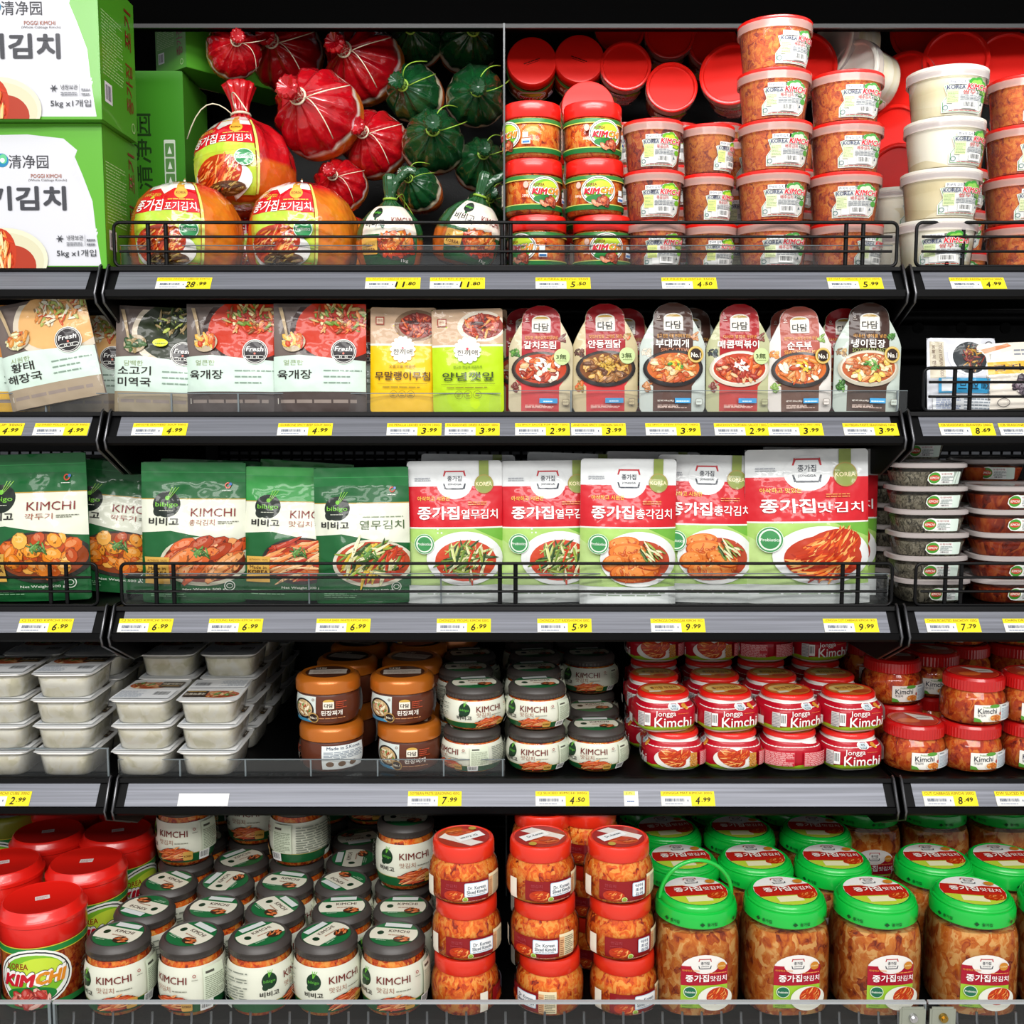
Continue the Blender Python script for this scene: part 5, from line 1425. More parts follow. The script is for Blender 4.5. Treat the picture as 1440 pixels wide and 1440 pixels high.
# ---- red "Jongga Kimchi" jars
P = [(0, 0), (.032, 0), (.039, .003), (.0460, .010), (.0480, .016), (.0480, .036), (.0455, .042), (.0405, .046), (.0385, .051), (.0380, .0545), (0, .0545)]
Q4 = 3.0
A = Art(); g = .0475 * math.pi
k = 1.0
A.rect(-g, .0095, g, .0515, '#b40f24'); A.rect(-g, .0455, g, .0515, '#e9e6e0'); A.rect(-g, .0065, g, .0125, '#9cc22c')
for j in range(8):
    A.ell(-g + 2 * g * (j + .5) / 8, .0125, g / 8, .0022, '#9cc22c', 16, a0=0, a1=180, dz=.3)
A.ell(.006, .0450, .0105, .0060, '#e9e6e0', 20); A.ell(.006, .0450, .0085, .0050, '#c9d8de', 20); crest(A, .006, .0450, .0105)
A.ell(.023, .0455, .0042, .0036, '#c9862e', 14); A.ell(.0245, .0430, .003, .0026, '#dfae4a', 12)
A.text('Jongga', -.0085, .0345, .0300, .0105, '#f6f0ec', .012); A.lines(.009, .0345, .026, .0365, 1, '#e8743a')
A.text('Kimchi', .003, .0215, .0545, .0158, '#f8f4f0', .016)
A.lines(-.01, .0085, .02, .0100, 1, '#5a7a1c')
A.code(-.0375, .0165, -.0295, .0365, 8); A.rect(-.049, .014, -.038, .0375, '#cfc9c6'); A.lines(-.0485, .0145, -.0385, .037, 9, '#7a7a80')
A.ell(.0735, .026, .030, .0170, '#e6e2da', 30); cabbage(A, .0685, .027, .021, .0135, 3, -.5, 60); cabbage(A, .0805, .031, .015, .009, 6, .5, 40)
A.rect(.093, .013, .102, .036, '#c98a3a'); A.bits(.0975, .024, .0045, .011, ['#dca84a', '#b8762a'], 10, .8, .4, seed=2)
A.rect(.106, .014, .146, .0375, '#c42a3a'); A.lines(.107, .0145, .145, .037, 13, '#f0c8c4', .4); A.rect(-.140, .014, -.105, .037, '#c42a3a'); A.lines(-.139, .0145, -.106, .037, 13, '#f0c8c4', .4); A.rect(-.075, .014, -.062, .0275, '#d6d9d4')
lab = A.build('printed_label', wrap(P, .0475, Q4), 'print', .004, .005, .0007)
lid = lathe('lid', [(0, .0535), (.0400, .0535), (.0418, .0545), (.0418, .0585), (.0405, .0610), (.038, .0625), (.0365, .0618), (0, .0618)], 'redlid', 48)
A = Art(); A.ell(0, 0, .0355, .0355, '#d8732a', 36); A.ell(0, .006, .030, .020, '#e8c87a', 28); A.rect(-.016, -.006, .026, .018, '#e9b052'); A.text('종가집 맛김치', .002, .006, .044, .012, '#7a241c', .02); A.ell(.012, -.018, .016, .009, '#c4481c', 18); A.rect(-.027, -.018, -.008, -.010, '#f0e6cc')
top = A.build('lid_sticker', disc(.0620), 'print')
KIND['jongga_jar'] = ('kimchi_jar', 'jar', [('jar_body', lathe('jar_body', P, mat('white_pet', '#e9e6e0', .25, coat=.4), 48, Q4), 0), ('printed_label', lab, 'label'), ('lid', lid, 'lid'), ('lid>lid_sticker', top, 'lid')])

# ---- clear jars with a ribbed red cap and a small white "Kimchi" label
P = [(0, 0), (.042, 0), (.0475, .004), (.0505, .012), (.0505, .036), (.0480, .046), (.0430, .053), (.0425, .056), (0, .056)]
A = Art()
A.rect(-.030, .009, .044, .036, '#eeece4'); A.rect(-.030, .009, .010, .036, '#f3efe6'); A.ell(.002, .034, .009, .003, '#5a9a3a', 14); A.text('Probiotic', -.010, .0325, .014, .003, '#5a8a3a', .01)
A.text('Kimchi', -.010, .0265, .030, .0085, '#1d2838', .02); A.text('맛김치', -.019, .0195, .012, .004, '#4a4a50', .01); A.ell(.003, .0155, .0115, .006, '#e3ddcc', 20); A.ell(.003, .0155, .0095, .005, '#d98428', 20); A.bits(.003, .0155, .009, .0045, ['#e8a44a', '#c9641c', '#dd8a34'], 12, .4, .2, seed=2)
A.poly([(-.030, .009), (-.018, .009), (-.022, .014), (-.030, .016)], '#5a9a3a'); A.ell(.012, .022, .003, .003, '#b8402c', 10)
A.rect(.012, .010, .043, .0355, '#dfe8ea'); A.text('종합비타민', .019, .034, .010, .0022, '#33383e', .01); A.lines(.0135, .013, .042, .031, 8, '#8a98a6'); A.code(.033, .0105, .042, .016, 8)
lab = A.build('printed_label', wrap(P, .0505), 'print', .004, .005, .0008)
lid = lathe('lid', [(0, .0540), (.0440, .0540), (.0460, .0555), (.0460, .0715), (.0440, .0755), (.041, .0770), (.039, .0760), (0, .0760)], mat('glossy_red_cap', '#bd1414', .25, coat=.5), 120, 0, (.055, .072, .0007), 30)
A = Art(); A.ring(0, 0, .037, .037, .0014, '#e0512e'); A.ell(0, 0, .0355, .0355, '#b8301c', 36); A.poly([(-.006, .034), (.033, .010), (.030, -.006), (.006, -.004)], '#e6ded4'); A.lines(.006, .004, .028, .012, 2, '#8a6a5a'); A.ell(-.012, -.010, .018, .012, '#d9642c', 20)
top = A.build('lid_sticker', disc(.0762), 'print')
KIND['red_cap'] = ('kimchi_jar', 'jar', [('jar_body', lathe('jar_body', P, 'shell', 44), 0), ('kimchi', lathe('kimchi', shrink(P, .0015), 'kimchi_red', 36), 0), ('printed_label', lab, 'label'), ('lid', lid, 'lid'), ('lid>lid_sticker', top, 'lid')])

# ---- big tubs with a deep red lid
P = [(0, 0), (.060, 0), (.066, .006), (.067, .020), (.066, .095), (.0655, .112), (0, .112)]
A = Art(); g = .067 * math.pi
A.rect(-g, .096, g, .108, '#d8c23a'); A.rect(-g, .0975, g, .1065, '#23833a'); A.rect(-g, .006, g, .016, '#2a7a3a')
korea_logo(A, 0, .058, 2.2)
A.bits(-.002, .024, .032, .015, ['#b8342c', '#cf5a4a', '#e8b0a0', '#8c1c1c'], 40, .3, .16, seed=4)
A.rect(-g, .03, -.12, .09, '#e6e0d0'); A.lines(-g, .032, -.125, .088, 14, '#6a6058')
lab = A.build('printed_label', wrap(P, .067), 'print', .005, .02, .0012)
lid = lathe('lid', [(0, .108), (.0665, .108), (.0680, .110), (.0665, .138), (.0690, .140), (.0690, .1455), (.0640, .150), (.0625, .158), (.059, .1615), (.056, .160), (0, .160)], 'redlid', 64)
A = Art(); A.rect(-.011, -.007, .011, .007, '#e9dcd8'); A.lines(-.009, -.005, .009, .005, 3, '#c98a84')
KIND['red_tub'] = ('kimchi_tub', 'tub', [('tub_body', lathe('tub_body', P, 'shell', 48), 0), ('kimchi', lathe('kimchi', shrink(P, .0015), 'kimchi_red', 40), 0), ('printed_label', lab, 'label'), ('lid', lid, 'lid'), ('lid>lid_sticker', A.build('lid_sticker', disc(.1602), 'print'), 'lid')])
MT['olive'] = mat('olive_plastic', '#8f8f2a', .35, coat=.3)
lid2 = lathe('lid', [(0, .108), (.0665, .108), (.0680, .110), (.0680, .135), (.066, .143), (.062, .146), (0, .146)], 'olive', 64)
A = Art(); A.ell(0, 0, .058, .058, '#d9cfd4', 40); A.ell(0, .01, .04, .03, '#cfc2cc', 30)
KIND['olive_tub'] = ('kimchi_tub', 'tub', [('tub_body', lathe('tub_body', P, 'shell', 48), 0), ('kimchi', lathe('kimchi', shrink(P, .0015), 'kimchi_red', 40), 0), ('printed_label', lab, 'label'), ('lid', lid2, 'lid'), ('lid>lid_sticker', A.build('lid_sticker', disc(.1462), 'print'), 'lid')])

# ---- squat jars with an orange-red lid and a dark red label
P = [(0, 0), (.042, 0), (.0480, .004), (.0515, .013), (.0515, .040), (.0490, .052), (.0440, .0605), (.0430, .064), (0, .064)]
def dr_art(vertical):
    A = Art()
    A.rect(-.038, .009, .036, .039, '#8a1218'); A.rect(.036, .009, .062, .043, '#e3d6b0'); A.rect(.036, .009, .044, .039, '#d9a878'); A.lines(.037, .012, .043, .036, 8, '#8a5a3a'); A.lines(.045, .012, .060, .040, 10, '#6f6a54')
    A.text('썬김치', -.021, .032, .016, .005, '#a8424a', .01); A.lines(-.03, .026, -.012, .028, 1, '#a8424a')
    A.ell(-.016, .017, .0155, .0085, '#b8341c', 24); cabbage(A, -.016, .0175, .014, .0078, 4, .0, 40); A.ell(-.001, .0125, .0042, .0042, '#8fae3a', 14); A.ring(-.001, .0125, .0038, .0038, .0006, '#e6e2b0')
    A.rrect(-.002 if not vertical else .010, .0165, .033 if not vertical else .030, .037, .002, '#b9cfe0'); A.rrect(-.001 if not vertical else .011, .0175, .032 if not vertical else .029, .036, .0018, '#f0f2f2')
    if vertical:
        for j, t in enumerate(('닥터', '조선', '김치')): A.text(t, .020, .032 - .006 * j, .012, .0046, '#2a3f66', .02)
    else:
        A.text('Dr. Korean', .0155, .0295, .026, .0052, '#3a4a5a', .02); A.text('Sliced Kimchi', .0155, .0235, .029, .005, '#3a4a5a', .02); A.lines(.002, .0188, .029, .0205, 1, '#8a98a6')
    A.rect(-.062, .010, -.050, .040, '#e9e2d0')
    A.lines(-.005, .0098, .03, .0115, 1, '#d9a0a0')
    return A
lid = lathe('lid', [(0, .062), (.0445, .062), (.0455, .0635), (.0450, .0810), (.0435, .0840), (.0405, .0850), (.0395, .0838), (0, .0838)], 'redlid2', 64)
A = Art(); A.ell(0, 0, .0385, .0385, '#9c1c16', 40); A.poly([(-.03, .02), (-.012, .033), (.036, .004), (.028, -.012)], '#e6dcd4'); A.ell(.006, -.014, .022, .014, '#c4401c', 22); A.bits(.006, -.014, .02, .012, ['#d9642a', '#a82e14'], 20, .4, .08, .3, .4, seed=3)
A.poly([(-.032, -.004), (.004, .022), (.014, .006), (-.022, -.020)], '#f2f2f0'); A.text('Dr. Korean', -.008, .003, .028, .006, '#44505c', .02, .62); A.ell(-.012, -.028, .006, .006, '#b89a3a', 14)
top = A.build('lid_sticker', disc(.0841), 'print')
jb = lathe('jar_body', P, 'shell', 44); km = lathe('kimchi', shrink(P, .0015), 'kimchi', 36)
for kk, vv in (('dr_jar', False), ('dr_jar_v', True)):
    KIND[kk] = ('kimchi_jar', 'jar', [('jar_body', jb, 0), ('kimchi', km, 0), ('printed_label', dr_art(vv).build('printed_label', wrap(P, .0515), 'print', .004, .005, .0009), 'label'), ('lid', lid, 'lid'), ('lid>lid_sticker', top, 'lid')])

# ---- big clear jars with a green handle lid
P = [(0, 0), (.052, 0), (.0585, .005), (.0600, .016), (.0598, .094), (.0585, .110), (.0555, .122), (.0515, .129), (.0505, .133), (0, .133)]
GQ = 2.9
A = Art()
pts = [(-.031, .018), (.031, .018), (.031, .076)] + [(.031 * math.cos(math.radians(a)), .076 + .019 * math.sin(math.radians(a))) for a in range(15, 180, 15)] + [(-.031, .076)]
A.poly(pts, '#e9e6e0'); A.rect(-.031, .018, .031, .052, '#9cc637'); A.rect(-.031, .051, .031, .079, '#a8102c'); A.ell(0, .080, .0185, .0125, '#e9e6e0', 26)
crest(A, 0, .0825, .018); A.ell(.022, .079, .0058, .0058, '#c9822a', 18); A.text('KOREA', .022, .079, .009, .0022, '#f0dc9a', .02)
A.text('아삭하고 맛있는', -.018, .0735, .022, .003, '#e9a03a', .02); A.lines(.006, .069, .029, .072, 1, '#e08a4a')
A.text('종가집', -.010, .0625, .030, .0105, '#fbf7f4', .04); A.text('맛김치', .0175, .062, .021, .0080, '#fbf7f4', .02)
A.ell(-.019, .043, .0082, .0082, '#e3eed8', 22); A.ell(-.019, .043, .0074, .0074, '#1f6a4a', 22); A.text('Probiotics', -.019, .043, .0125, .003, '#e6f0e2', .03)
A.ell(.013, .033, .0225, .0175, '#e3e4d6', 28); cabbage(A, .016, .037, .0145, .012, 3, .4, 44); A.lines(-.028, .020, -.010, .032, 4, '#5a7a1c')
lab = A.build('printed_label', wrap(P, .0600, GQ), 'print', .004, .006, .0009)
lid = lathe('lid', [(0, .129), (.0560, .129), (.0580, .131), (.0580, .144), (.0560, .1495), (.0525, .1510), (.0530, .1535), (.0510, .1580), (.0475, .1600), (.0460, .1590), (0, .1590)], 'greenlid', 72)
A = Art(); r = .0445
A.ell(0, 0, r, r, '#eceae4', 44); A.poly([(r * math.cos(a), r * math.sin(a)) for a in [math.radians(200 + 140 * k / 12) for k in range(13)]], '#b9d43a')
A.poly([(r * math.cos(a), r * math.sin(a)) for a in (math.radians(-20), math.radians(0), math.radians(22))] + [(.016, .0165), (0, .010), (-.016, .0165)] + [(r * math.cos(a), r * math.sin(a)) for a in (math.radians(158), math.radians(180), math.radians(200))], '#bb2016')
A.rect(-.020, -.034, .016, -.018, '#e9e6b8'); cabbage(A, .026, -.018, .016, .010, 4, .3, 30); crest(A, 0, .0285, .020); A.ell(.027, .022, .007, .006, '#c9822a', 16)
A.text('종가집', -.012, .000, .040, .0135, '#fbf3ea', .045); A.text('맛김치', .024, -.001, .027, .0105, '#fbf3ea', .02); A.lines(-.034, .011, -.012, .0135, 1, '#f0b04a')
top = A.build('lid_sticker', disc(.1593), 'print')
A = Art()
g = .058 * math.pi
for k in range(7):
    x = -g + 2 * g * (k + .5) / 7
    A.poly([(x - .011, .1375), (x - .0075, .1405), (x - .004, .1375), (x - .0075, .1345)], '#0a4a20'); A.text('종가집', x + .006, .1375, .014, .0048, '#0a4a20', .03)
mk = A.build('logo_print', lambda x, y, o: Vector(((.058 + o) * math.sin(x / .058), -(.058 + o) * math.cos(x / .058), y)), 'print', .004, None, .0003)
jb = lathe('jar_body', P, 'shell', 56, GQ); km = lathe('kimchi', shrink(P, .0016)[:-3] + [(.044, .122), (0, .124)], 'kimchi_big', 48, GQ)
def arc(up):
    pts = []
    for k in range(25):
        a = math.pi * k / 24
        y_, z_ = (.0, .052 * math.sin(a)) if up else (-.052 * math.sin(a), 0.0)
        pts.append((-.0525 * math.cos(a), y_, .1520 + z_))
    return pts
h_down = tubemesh('handle', arc(False), .0026, 'greenlid', 8); h_up = tubemesh('handle', arc(True), .0030, 'greenlid', 8)
for kk, hm in (('green_jar', h_down), ('green_jar_up', h_up)):
    KIND[kk] = ('kimchi_jar', 'jar', [('jar_body', jb, 0), ('kimchi', km, 0), ('printed_label', lab, 'label'), ('lid', lid, 'lid'), ('lid>lid_sticker', top, 'lid'), ('lid>logo_print', mk, 'lid'), ('lid>handle', hm, 'lid')])

# ------------------------------------------------------------------ setting the shelves
from mathutils import Euler
PITCH = {'korea_jar': .0845, 'cup_mat': .0753, 'cup_radish': .0753, 'cup_fried': .0753, 'cup_small': .0748, 'tray': .0416, 'brown_tub': .0775,
         'bib_small': .0699, 'bib_tall': .1085, 'jongga_jar': .0629, 'red_cap': .0775, 'dr_jar': .0855, 'dr_jar_v': .0855, 'tub_anchovy': .0366, 'tub_red': .0366}
ORD = {1: ['single'], 2: ['upper', 'lower'], 3: ['top', 'middle', 'bottom'], 4: ['top', 'second', 'third', 'bottom'], 5: ['top', 'second', 'third', 'fourth', 'bottom'],
       6: ['top', 'second', 'third', 'fourth', 'fifth', 'bottom'], 7: ['top', 'second', 'third', 'fourth', 'fifth', 'sixth', 'bottom']}

def stack(kind, u, Y, i, n, what, where, turns=None, lids=None, us=None, group=None, spin=False, kinds=None, z0=0.0, zp=1.0):
    """n of a kind on top of each other, bottom first; labels say which level of which stack"""
    for k in range(n):
        kd = kinds[k] if kinds else kind
        Z = S[i] + z0 + k * PITCH[kind] * zp
        uu = us[k] if us else u
        x = X(uu, Y, Z + PITCH[kind] / 2)
        t = turns[k % len(turns)] if turns else RND.uniform(-20, 20)
        l = lids[k % len(lids)] if lids else RND.uniform(-30, 30)
        lab = '%s %s %s' % (ORD[n][n - 1 - k], what, where) if n > 1 else '%s %s' % (what, where)
        if spin:
            put(kd, lab, x, Y, Z, 0, 0, (0, 0, math.radians(t)), group)
        else:
            o = put(kd, lab, x, Y, Z, t, l, None, group)
            if zp != 1.0: o.scale = (1, 1, zp)

def facing(kind, label, u, v, Y, tilt, yaw, hmid, group, s=1.0, lid=0, turn=0, roll=0):
    """something lying on its side, its top towards the aisle, its middle at frame point (u, v) and depth Y"""
    Z = ZV(v, Y)
    x = X(u, Y, Z)
    e = Euler((math.radians(tilt), 0, math.radians(yaw)), 'XYZ')
    d = e.to_matrix() @ Vector((0, 0, hmid * s))
    return put(kind, label, x - d.x, Y - d.y, Z - d.z, turn, lid, (e.x, e.y, e.z), group, s)

# ---- top shelf
G = 'white and green kimchi cartons'
def cartonat(kind, label, uR, Yf, Z, rz=0):
    xr = X(uR, Yf, Z + .1)
    put(kind, label, xr - CW / 2, Yf + CD / 2, Z, 0, 0, (0, 0, math.radians(rz)), G)
cartonat('carton', 'lower white and green kimchi carton at the left end of the top shelf', 147, 1.665, S[0])
cartonat('carton', 'upper white and green kimchi carton at the left end of the top shelf', 140, 1.645, S[0] + CH + .001)
put('carton_end', 'green carton standing on end behind the front cartons, barcode showing', X(262, 1.945, .35) - .107, 1.945 + .075, S[0], 0, 0, None, G)
put('carton', 'upper green carton turned cornerwise above the one on end', X(262, 1.925, .57) + .044, 1.925 + .126, S[0] + .3735, 0, 0, (0, 0, math.radians(-130)), G, .62)

G = 'red bags of whole cabbage kimchi'
put('bag_front', 'left of two red kimchi bags standing behind the wire fence', X(262, 1.77, .27), 1.772, S[0], 0, 0, (0, 0, math.radians(-6)), G, .98)
put('bag_front', 'right of two red kimchi bags standing behind the wire fence', X(426, 1.772, .27), 1.775, S[0], 0, 0, (0, 0, math.radians(-14)), G, .98)
put('bag_front', 'red kimchi bag mostly hidden behind the two front bags', X(345, 1.955, .27), 1.962, S[0], 0, 0, (0, 0, .3), G, .92)
put('bag_front', 'red kimchi bag hidden behind the right front bag', X(470, 1.96, .27), 1.975, S[0], 0, 0, (0, 0, -.4), G, .90)
put('bag_up', 'red kimchi bag with upright twisted neck resting on the front bags', X(344, 1.86, .42), 1.868, S[0] + .118, 0, 0, (math.radians(-7), math.radians(-6), math.radians(-12)), G, 1.06)
for lab, u, v, Y, t, yw, sc in (
        ('large red bag with radiating pleats right of the upright-necked bag', 447, 160, 1.90, 84, -14, .98),
        ('red knotted bag in the top left beside the green cartons', 328, 72, 1.93, 88, 20, .62),
        ('red knotted bag top centre of the red pile under the canopy', 400, 74, 2.06, 92, -6, .92),
        ('red knotted bag at the top right of the red pile', 511, 90, 2.03, 88, -18, .94),
        ('red knotted bag lowest at the right, beside green bags', 527, 203, 1.97, 84, -12, .78),
        ('red knotted bag sunk between the front bags and the green bags', 478, 262, 1.93, 80, -5, .62)):
    facing('bag_knot', lab, u, v, Y, t, yw, .06, G, sc)

G = 'green bags of kimchi'
put('green_up', 'left green kimchi bag at the front, its twisted neck bent over', X(549, 1.735, .25), 1.738, S[0], 0, 0, (0, 0, math.radians(4)), G, .86)
put('green_up', 'right green kimchi bag at the front, tipped towards the divider', X(646, 1.735, .25), 1.742, S[0] + .010, 0, 0, (math.radians(4), math.radians(16), math.radians(14)), G, .86)
for lab, u, v, Y, t, yw, sc in (
        ('green knotted bag left of the two in the second green row', 583, 132, 1.99, 92, -14, .90),
        ('green knotted bag under the canopy against the divider', 669, 136, 1.99, 96, 4, .96),
        ('green knotted bag in the middle of the green pile', 609, 200, 1.93, 86, 4, .98),
        ('green knotted bag low on the right by the clear divider', 676, 232, 1.96, 84, 6, .82),
        ('green knotted bag highest at the left of the green pile', 585, 58, 2.07, 88, -4, .86),
        ('green knotted bag highest at the right of the green pile', 658, 62, 2.08, 88, 10, .98),
        ('green knotted bag half hidden above the front green bags', 590, 268, 1.87, 76, -18, .66),
        ('green knotted bag half hidden behind the right front green bag', 682, 296, 1.88, 76, 12, .66)):
    facing('green_knot', lab, u, v, Y, t, yw, .055, G, sc)

G = 'red-lidded kimchi jars with the oval logo'
stack('korea_jar', 749, 1.726, 0, 3, 'red-lidded logo jar', 'of the stack beside the clear divider', (-38, 24, -58), (10, 0, 0), (756, 750, 748), G)
stack('korea_jar', 833, 1.726, 0, 3, 'red-lidded logo jar', 'of the second stack from the divider', (6, 4, 24), (0, 5, 0), (846, 836, 833), G)
for u, nm in ((747, 'left'), (818, 'right')):
    stack('korea_jar', u, 2.045, 0, 4, 'red-lidded logo jar', 'of the %s rear stack, hidden behind the front jars' % nm, None, None, None, G)
stack('korea_jar', 832, 1.905, 0, 3, 'red-lidded logo jar', 'of the stack hidden behind the second front stack', None, None, None, G)
facing('korea_jar', 'flat red lid facing out, leftmost at the back', 748, 85, 2.005, 80, 0, .084, G, 1.0, 20)
facing('korea_jar', 'flat red lid facing out, second from the divider', 815, 82, 2.005, 80, 0, .084, G, 1.0, -20)
facing('korea_jar', 'red lid peeking over the second front jar stack', 827, 150, 1.865, 82, 0, .084, G, 1.0, 10)

G = 'small fried kimchi cups with green leaf stickers'
stack('cup_fried', 918, 1.722, 0, 3, 'cup with a lime leaf sticker', 'of the fried kimchi stack', (14, 10, 12), None, (921, 919, 918), G)
stack('cup_small', 995, 1.742, 0, 3, 'small fried kimchi cup', 'of the lowest cup stack', (20, 28, 50), None, (998, 994, 995), G)
for u, nm in ((882, 'left'), (948, 'middle'), (1010, 'right')):
    stack('cup_fried', u, 2.05, 0, 4, 'lime-sticker cup', 'of the %s rear stack behind the fried kimchi cups' % nm, None, None, None, G)
for lab, u, v, Y in (('recessed red lid facing out, left of two under the top row', 880, 92, 2.0), ('recessed red lid facing out, right of two under the top row', 945, 122, 1.985),
                     ('recessed red lid under the canopy, left of three', 872, 40, 2.06), ('recessed red lid under the canopy, middle of three', 942, 48, 2.05),
                     ('recessed red lid under the canopy, right of three', 1004, 62, 2.06)):
    facing('cup_fried', lab, u, v, Y, 80, 0, .075, G, .98)

G = 'cups of cabbage kimchi with red lids'
stack('cup_mat', 1090, 1.733, 0, 5, 'red-lidded kimchi cup', 'of the tallest stack on the top shelf', (8, 10, 14, 8, 30), None, (1086, 1086, 1089, 1088, 1089), G)
stack('cup_mat', 1189, 1.745, 0, 4, 'red-lidded kimchi cup', 'of the stack right of the tallest one', (40, 4, 12, 14), None, (1189, 1187, 1189, 1189), G, )
stack('cup_mat', 1428, 1.765, 0, 4, 'red-lidded kimchi cup', 'of the stack at the right frame edge', (30, 8, 10, 16), None, (1436, 1434, 1437, 1440), G)
stack('cup_mat', 1036, 1.862, 0, 3, 'red-lidded kimchi cup', 'of the stack half hidden behind the tallest one', (20, 10, 30), None, (1030, 1032, 1036), G)
for u, n, nm in ((1035, 4, 'first'), (1105, 4, 'second'), (1172, 4, 'third'), (1262, 3, 'fourth'), (1343, 4, 'fifth'), (1425, 4, 'sixth')):
    stack('cup_mat', u, 2.085, 0, n, 'red-lidded kimchi cup', 'of the %s rear stack along the back' % nm, None, None, None, G)
for lab, u, v, Y, t, yw in (
        ('big red lid facing out beside the tallest cup stack', 1030, 112, 1.99, 80, -14),
        ('red lid facing out between the tallest stack and its neighbour', 1128, 96, 2.02, 80, 6),
        ('red lid facing out above the white radish cups', 1341, 92, 2.0, 80, -12),
        ('red lid facing out in the top right corner', 1412, 96, 2.0, 80, -6),
        ('red-lidded cup lying sideways left of the radish stack, upper', 1278, 122, 2.03, 88, -42),
        ('red-lidded cup lying sideways left of the radish stack, middle', 1262, 196, 2.02, 88, -42),
        ('red-lidded cup lying sideways left of the radish stack, lower', 1266, 252, 1.92, 88, -48),
        ('red-lidded cup lying under the canopy at the right', 1300, 44, 2.07, 94, -30),
        ('red-lidded cup under the canopy near the right edge', 1385, 40, 2.08, 96, 10)):
    facing('cup_mat', lab, u, v, Y, t, yw, .05, G)

G = 'cups of white pickled radish'
stack('cup_radish', 1328, 1.722, 0, 4, 'white pickled radish cup', 'of the front radish stack', (-6, 16, 28, 12), None, (1316, 1322, 1327, 1331), G)
stack('cup_radish', 1262, 1.868, 0, 2, 'white pickled radish cup', 'of the low stack behind the wire fence end', (30, 28), None, (1258, 1260), G)
facing('cup_radish', 'white radish cup lying on its side under the canopy', 1190, 68, 2.05, 84, -70, .04, G)
facing('cup_radish', 'white radish cup lying lower beside the right red-lidded stack', 1215, 112, 2.0, 84, -60, .04, G)

# ---- second shelf
def pou(kind, label, u, Y, i, rz=0, lean=-3, roll=0, dz=0.0, s=1.0, group=None):
    Z = S[i] + dz
    return put(kind, label, X(u, Y, Z + .08), Y, Z + .0005, 0, 0, (math.radians(lean), math.radians(roll), math.radians(rz)), group, s)
G = 'soup pouches with pale green panels'
pou('soup_tofu', 'soup pouch with a mustard base cut by the left frame edge', 6, 1.705, 1, 0, -3, 0, 0, 1, G)
pou('soup_pollack', 'tilted soup pouch with a pale broth bowl at the far left', 82, 1.672, 1, 0, -2, -11, .015, .97, G)
pou('soup_pollack', 'soup pouch standing behind the tilted one', 128, 1.735, 1, 4, -3, 0, 0, .92, G)
pou('soup_green', 'soup pouch with dark seaweed soup', 223, 1.692, 1, 2, -3, 2, 0, .98, G)
pou('soup_red', 'left of two soup pouches with red spicy soup', 327, 1.682, 1, -2, -3, 0, 0, 1, G)
pou('soup_red', 'right of two soup pouches with red spicy soup', 450, 1.676, 1, 0, -3, 0, 0, 1, G)
pou('soup_green', 'soup pouch hidden behind the seaweed soup pouch', 205, 1.745, 1, 4, -3, 0, 0, .9, G)
pou('soup_red', 'soup pouch showing a strip beside the yellow pouch', 486, 1.73, 1, 0, -3, 0, 0, .98, G)
G = 'flat side-dish pouches'
pou('side_yellow', 'bright yellow side-dish pouch', 566, 1.682, 1, 0, -3, .5, 0, 1, G)
pou('side_lime', 'lime green side-dish pouch', 659, 1.672, 1, 0, -3, -1, 0, .98, G)
pou('side_yellow', 'yellow pouch hidden behind the lime green one', 668, 1.725, 1, 0, -3, 0, 0, 1, G)
G = 'round-topped sauce pouches'
pou('dad_gal', 'sauce pouch with red braised fish, leftmost of the round-topped six', 760, 1.678, 1, 0, -3, .5, 0, 1, G)
pou('dad_and', 'sauce pouch with brown braised chicken and potatoes', 852, 1.682, 1, 2, -3, -.5, 0, 1.02, G)
pou('dad_bud', 'sauce pouch with brown band reading spicy stew stock', 946, 1.674, 1, 0, -3, 0, 0, 1.02, G)
pou('dad_mae', 'sauce pouch with red rice cakes in a white bowl', 1039, 1.678, 1, -1, -3, 0, 0, 1.01, G)
pou('dad_sun', 'pinkish sauce pouch with soft tofu stew in a dark pot', 1126, 1.674, 1, 0, -3, -1, 0, .99, G)
pou('dad_nae', 'dark brown sauce pouch reading soybean paste seasoning', 1219, 1.676, 1, -3, -3, 1, 0, 1.02, G)
pou('dad_gal', 'red sauce pouch peeking left of the braised fish pouch', 738, 1.725, 1, 0, -3, 0, 0, 1, G)
pou('dad_sun', 'pinkish sauce pouch peeking behind the soft tofu one', 1110, 1.72, 1, 0, -3, 0, 0, .99, G)
pou('dad_mae', 'red sauce pouch peeking between soft tofu and soybean pouches', 1186, 1.72, 1, 0, -3, 0, 0, .99, G)
pou('dad_and', 'chicken sauce pouch hidden behind the front chicken pouch', 880, 1.73, 1, 0, -3, 0, 0, 1, G)
pou('dad_bud', 'spicy stew pouch hidden behind the front one', 972, 1.73, 1, 0, -3, 0, 0, 1, G)
pou('pack_seaweed', 'seaweed pack with a blue band behind the right wire fence', 1354, 1.690, 1, 0, -8, 1, 0, 1)
pou('pack_beans', 'bean pack with a yellow band at the right frame edge', 1434, 1.684, 1, 0, -8, -2, 0, 1)

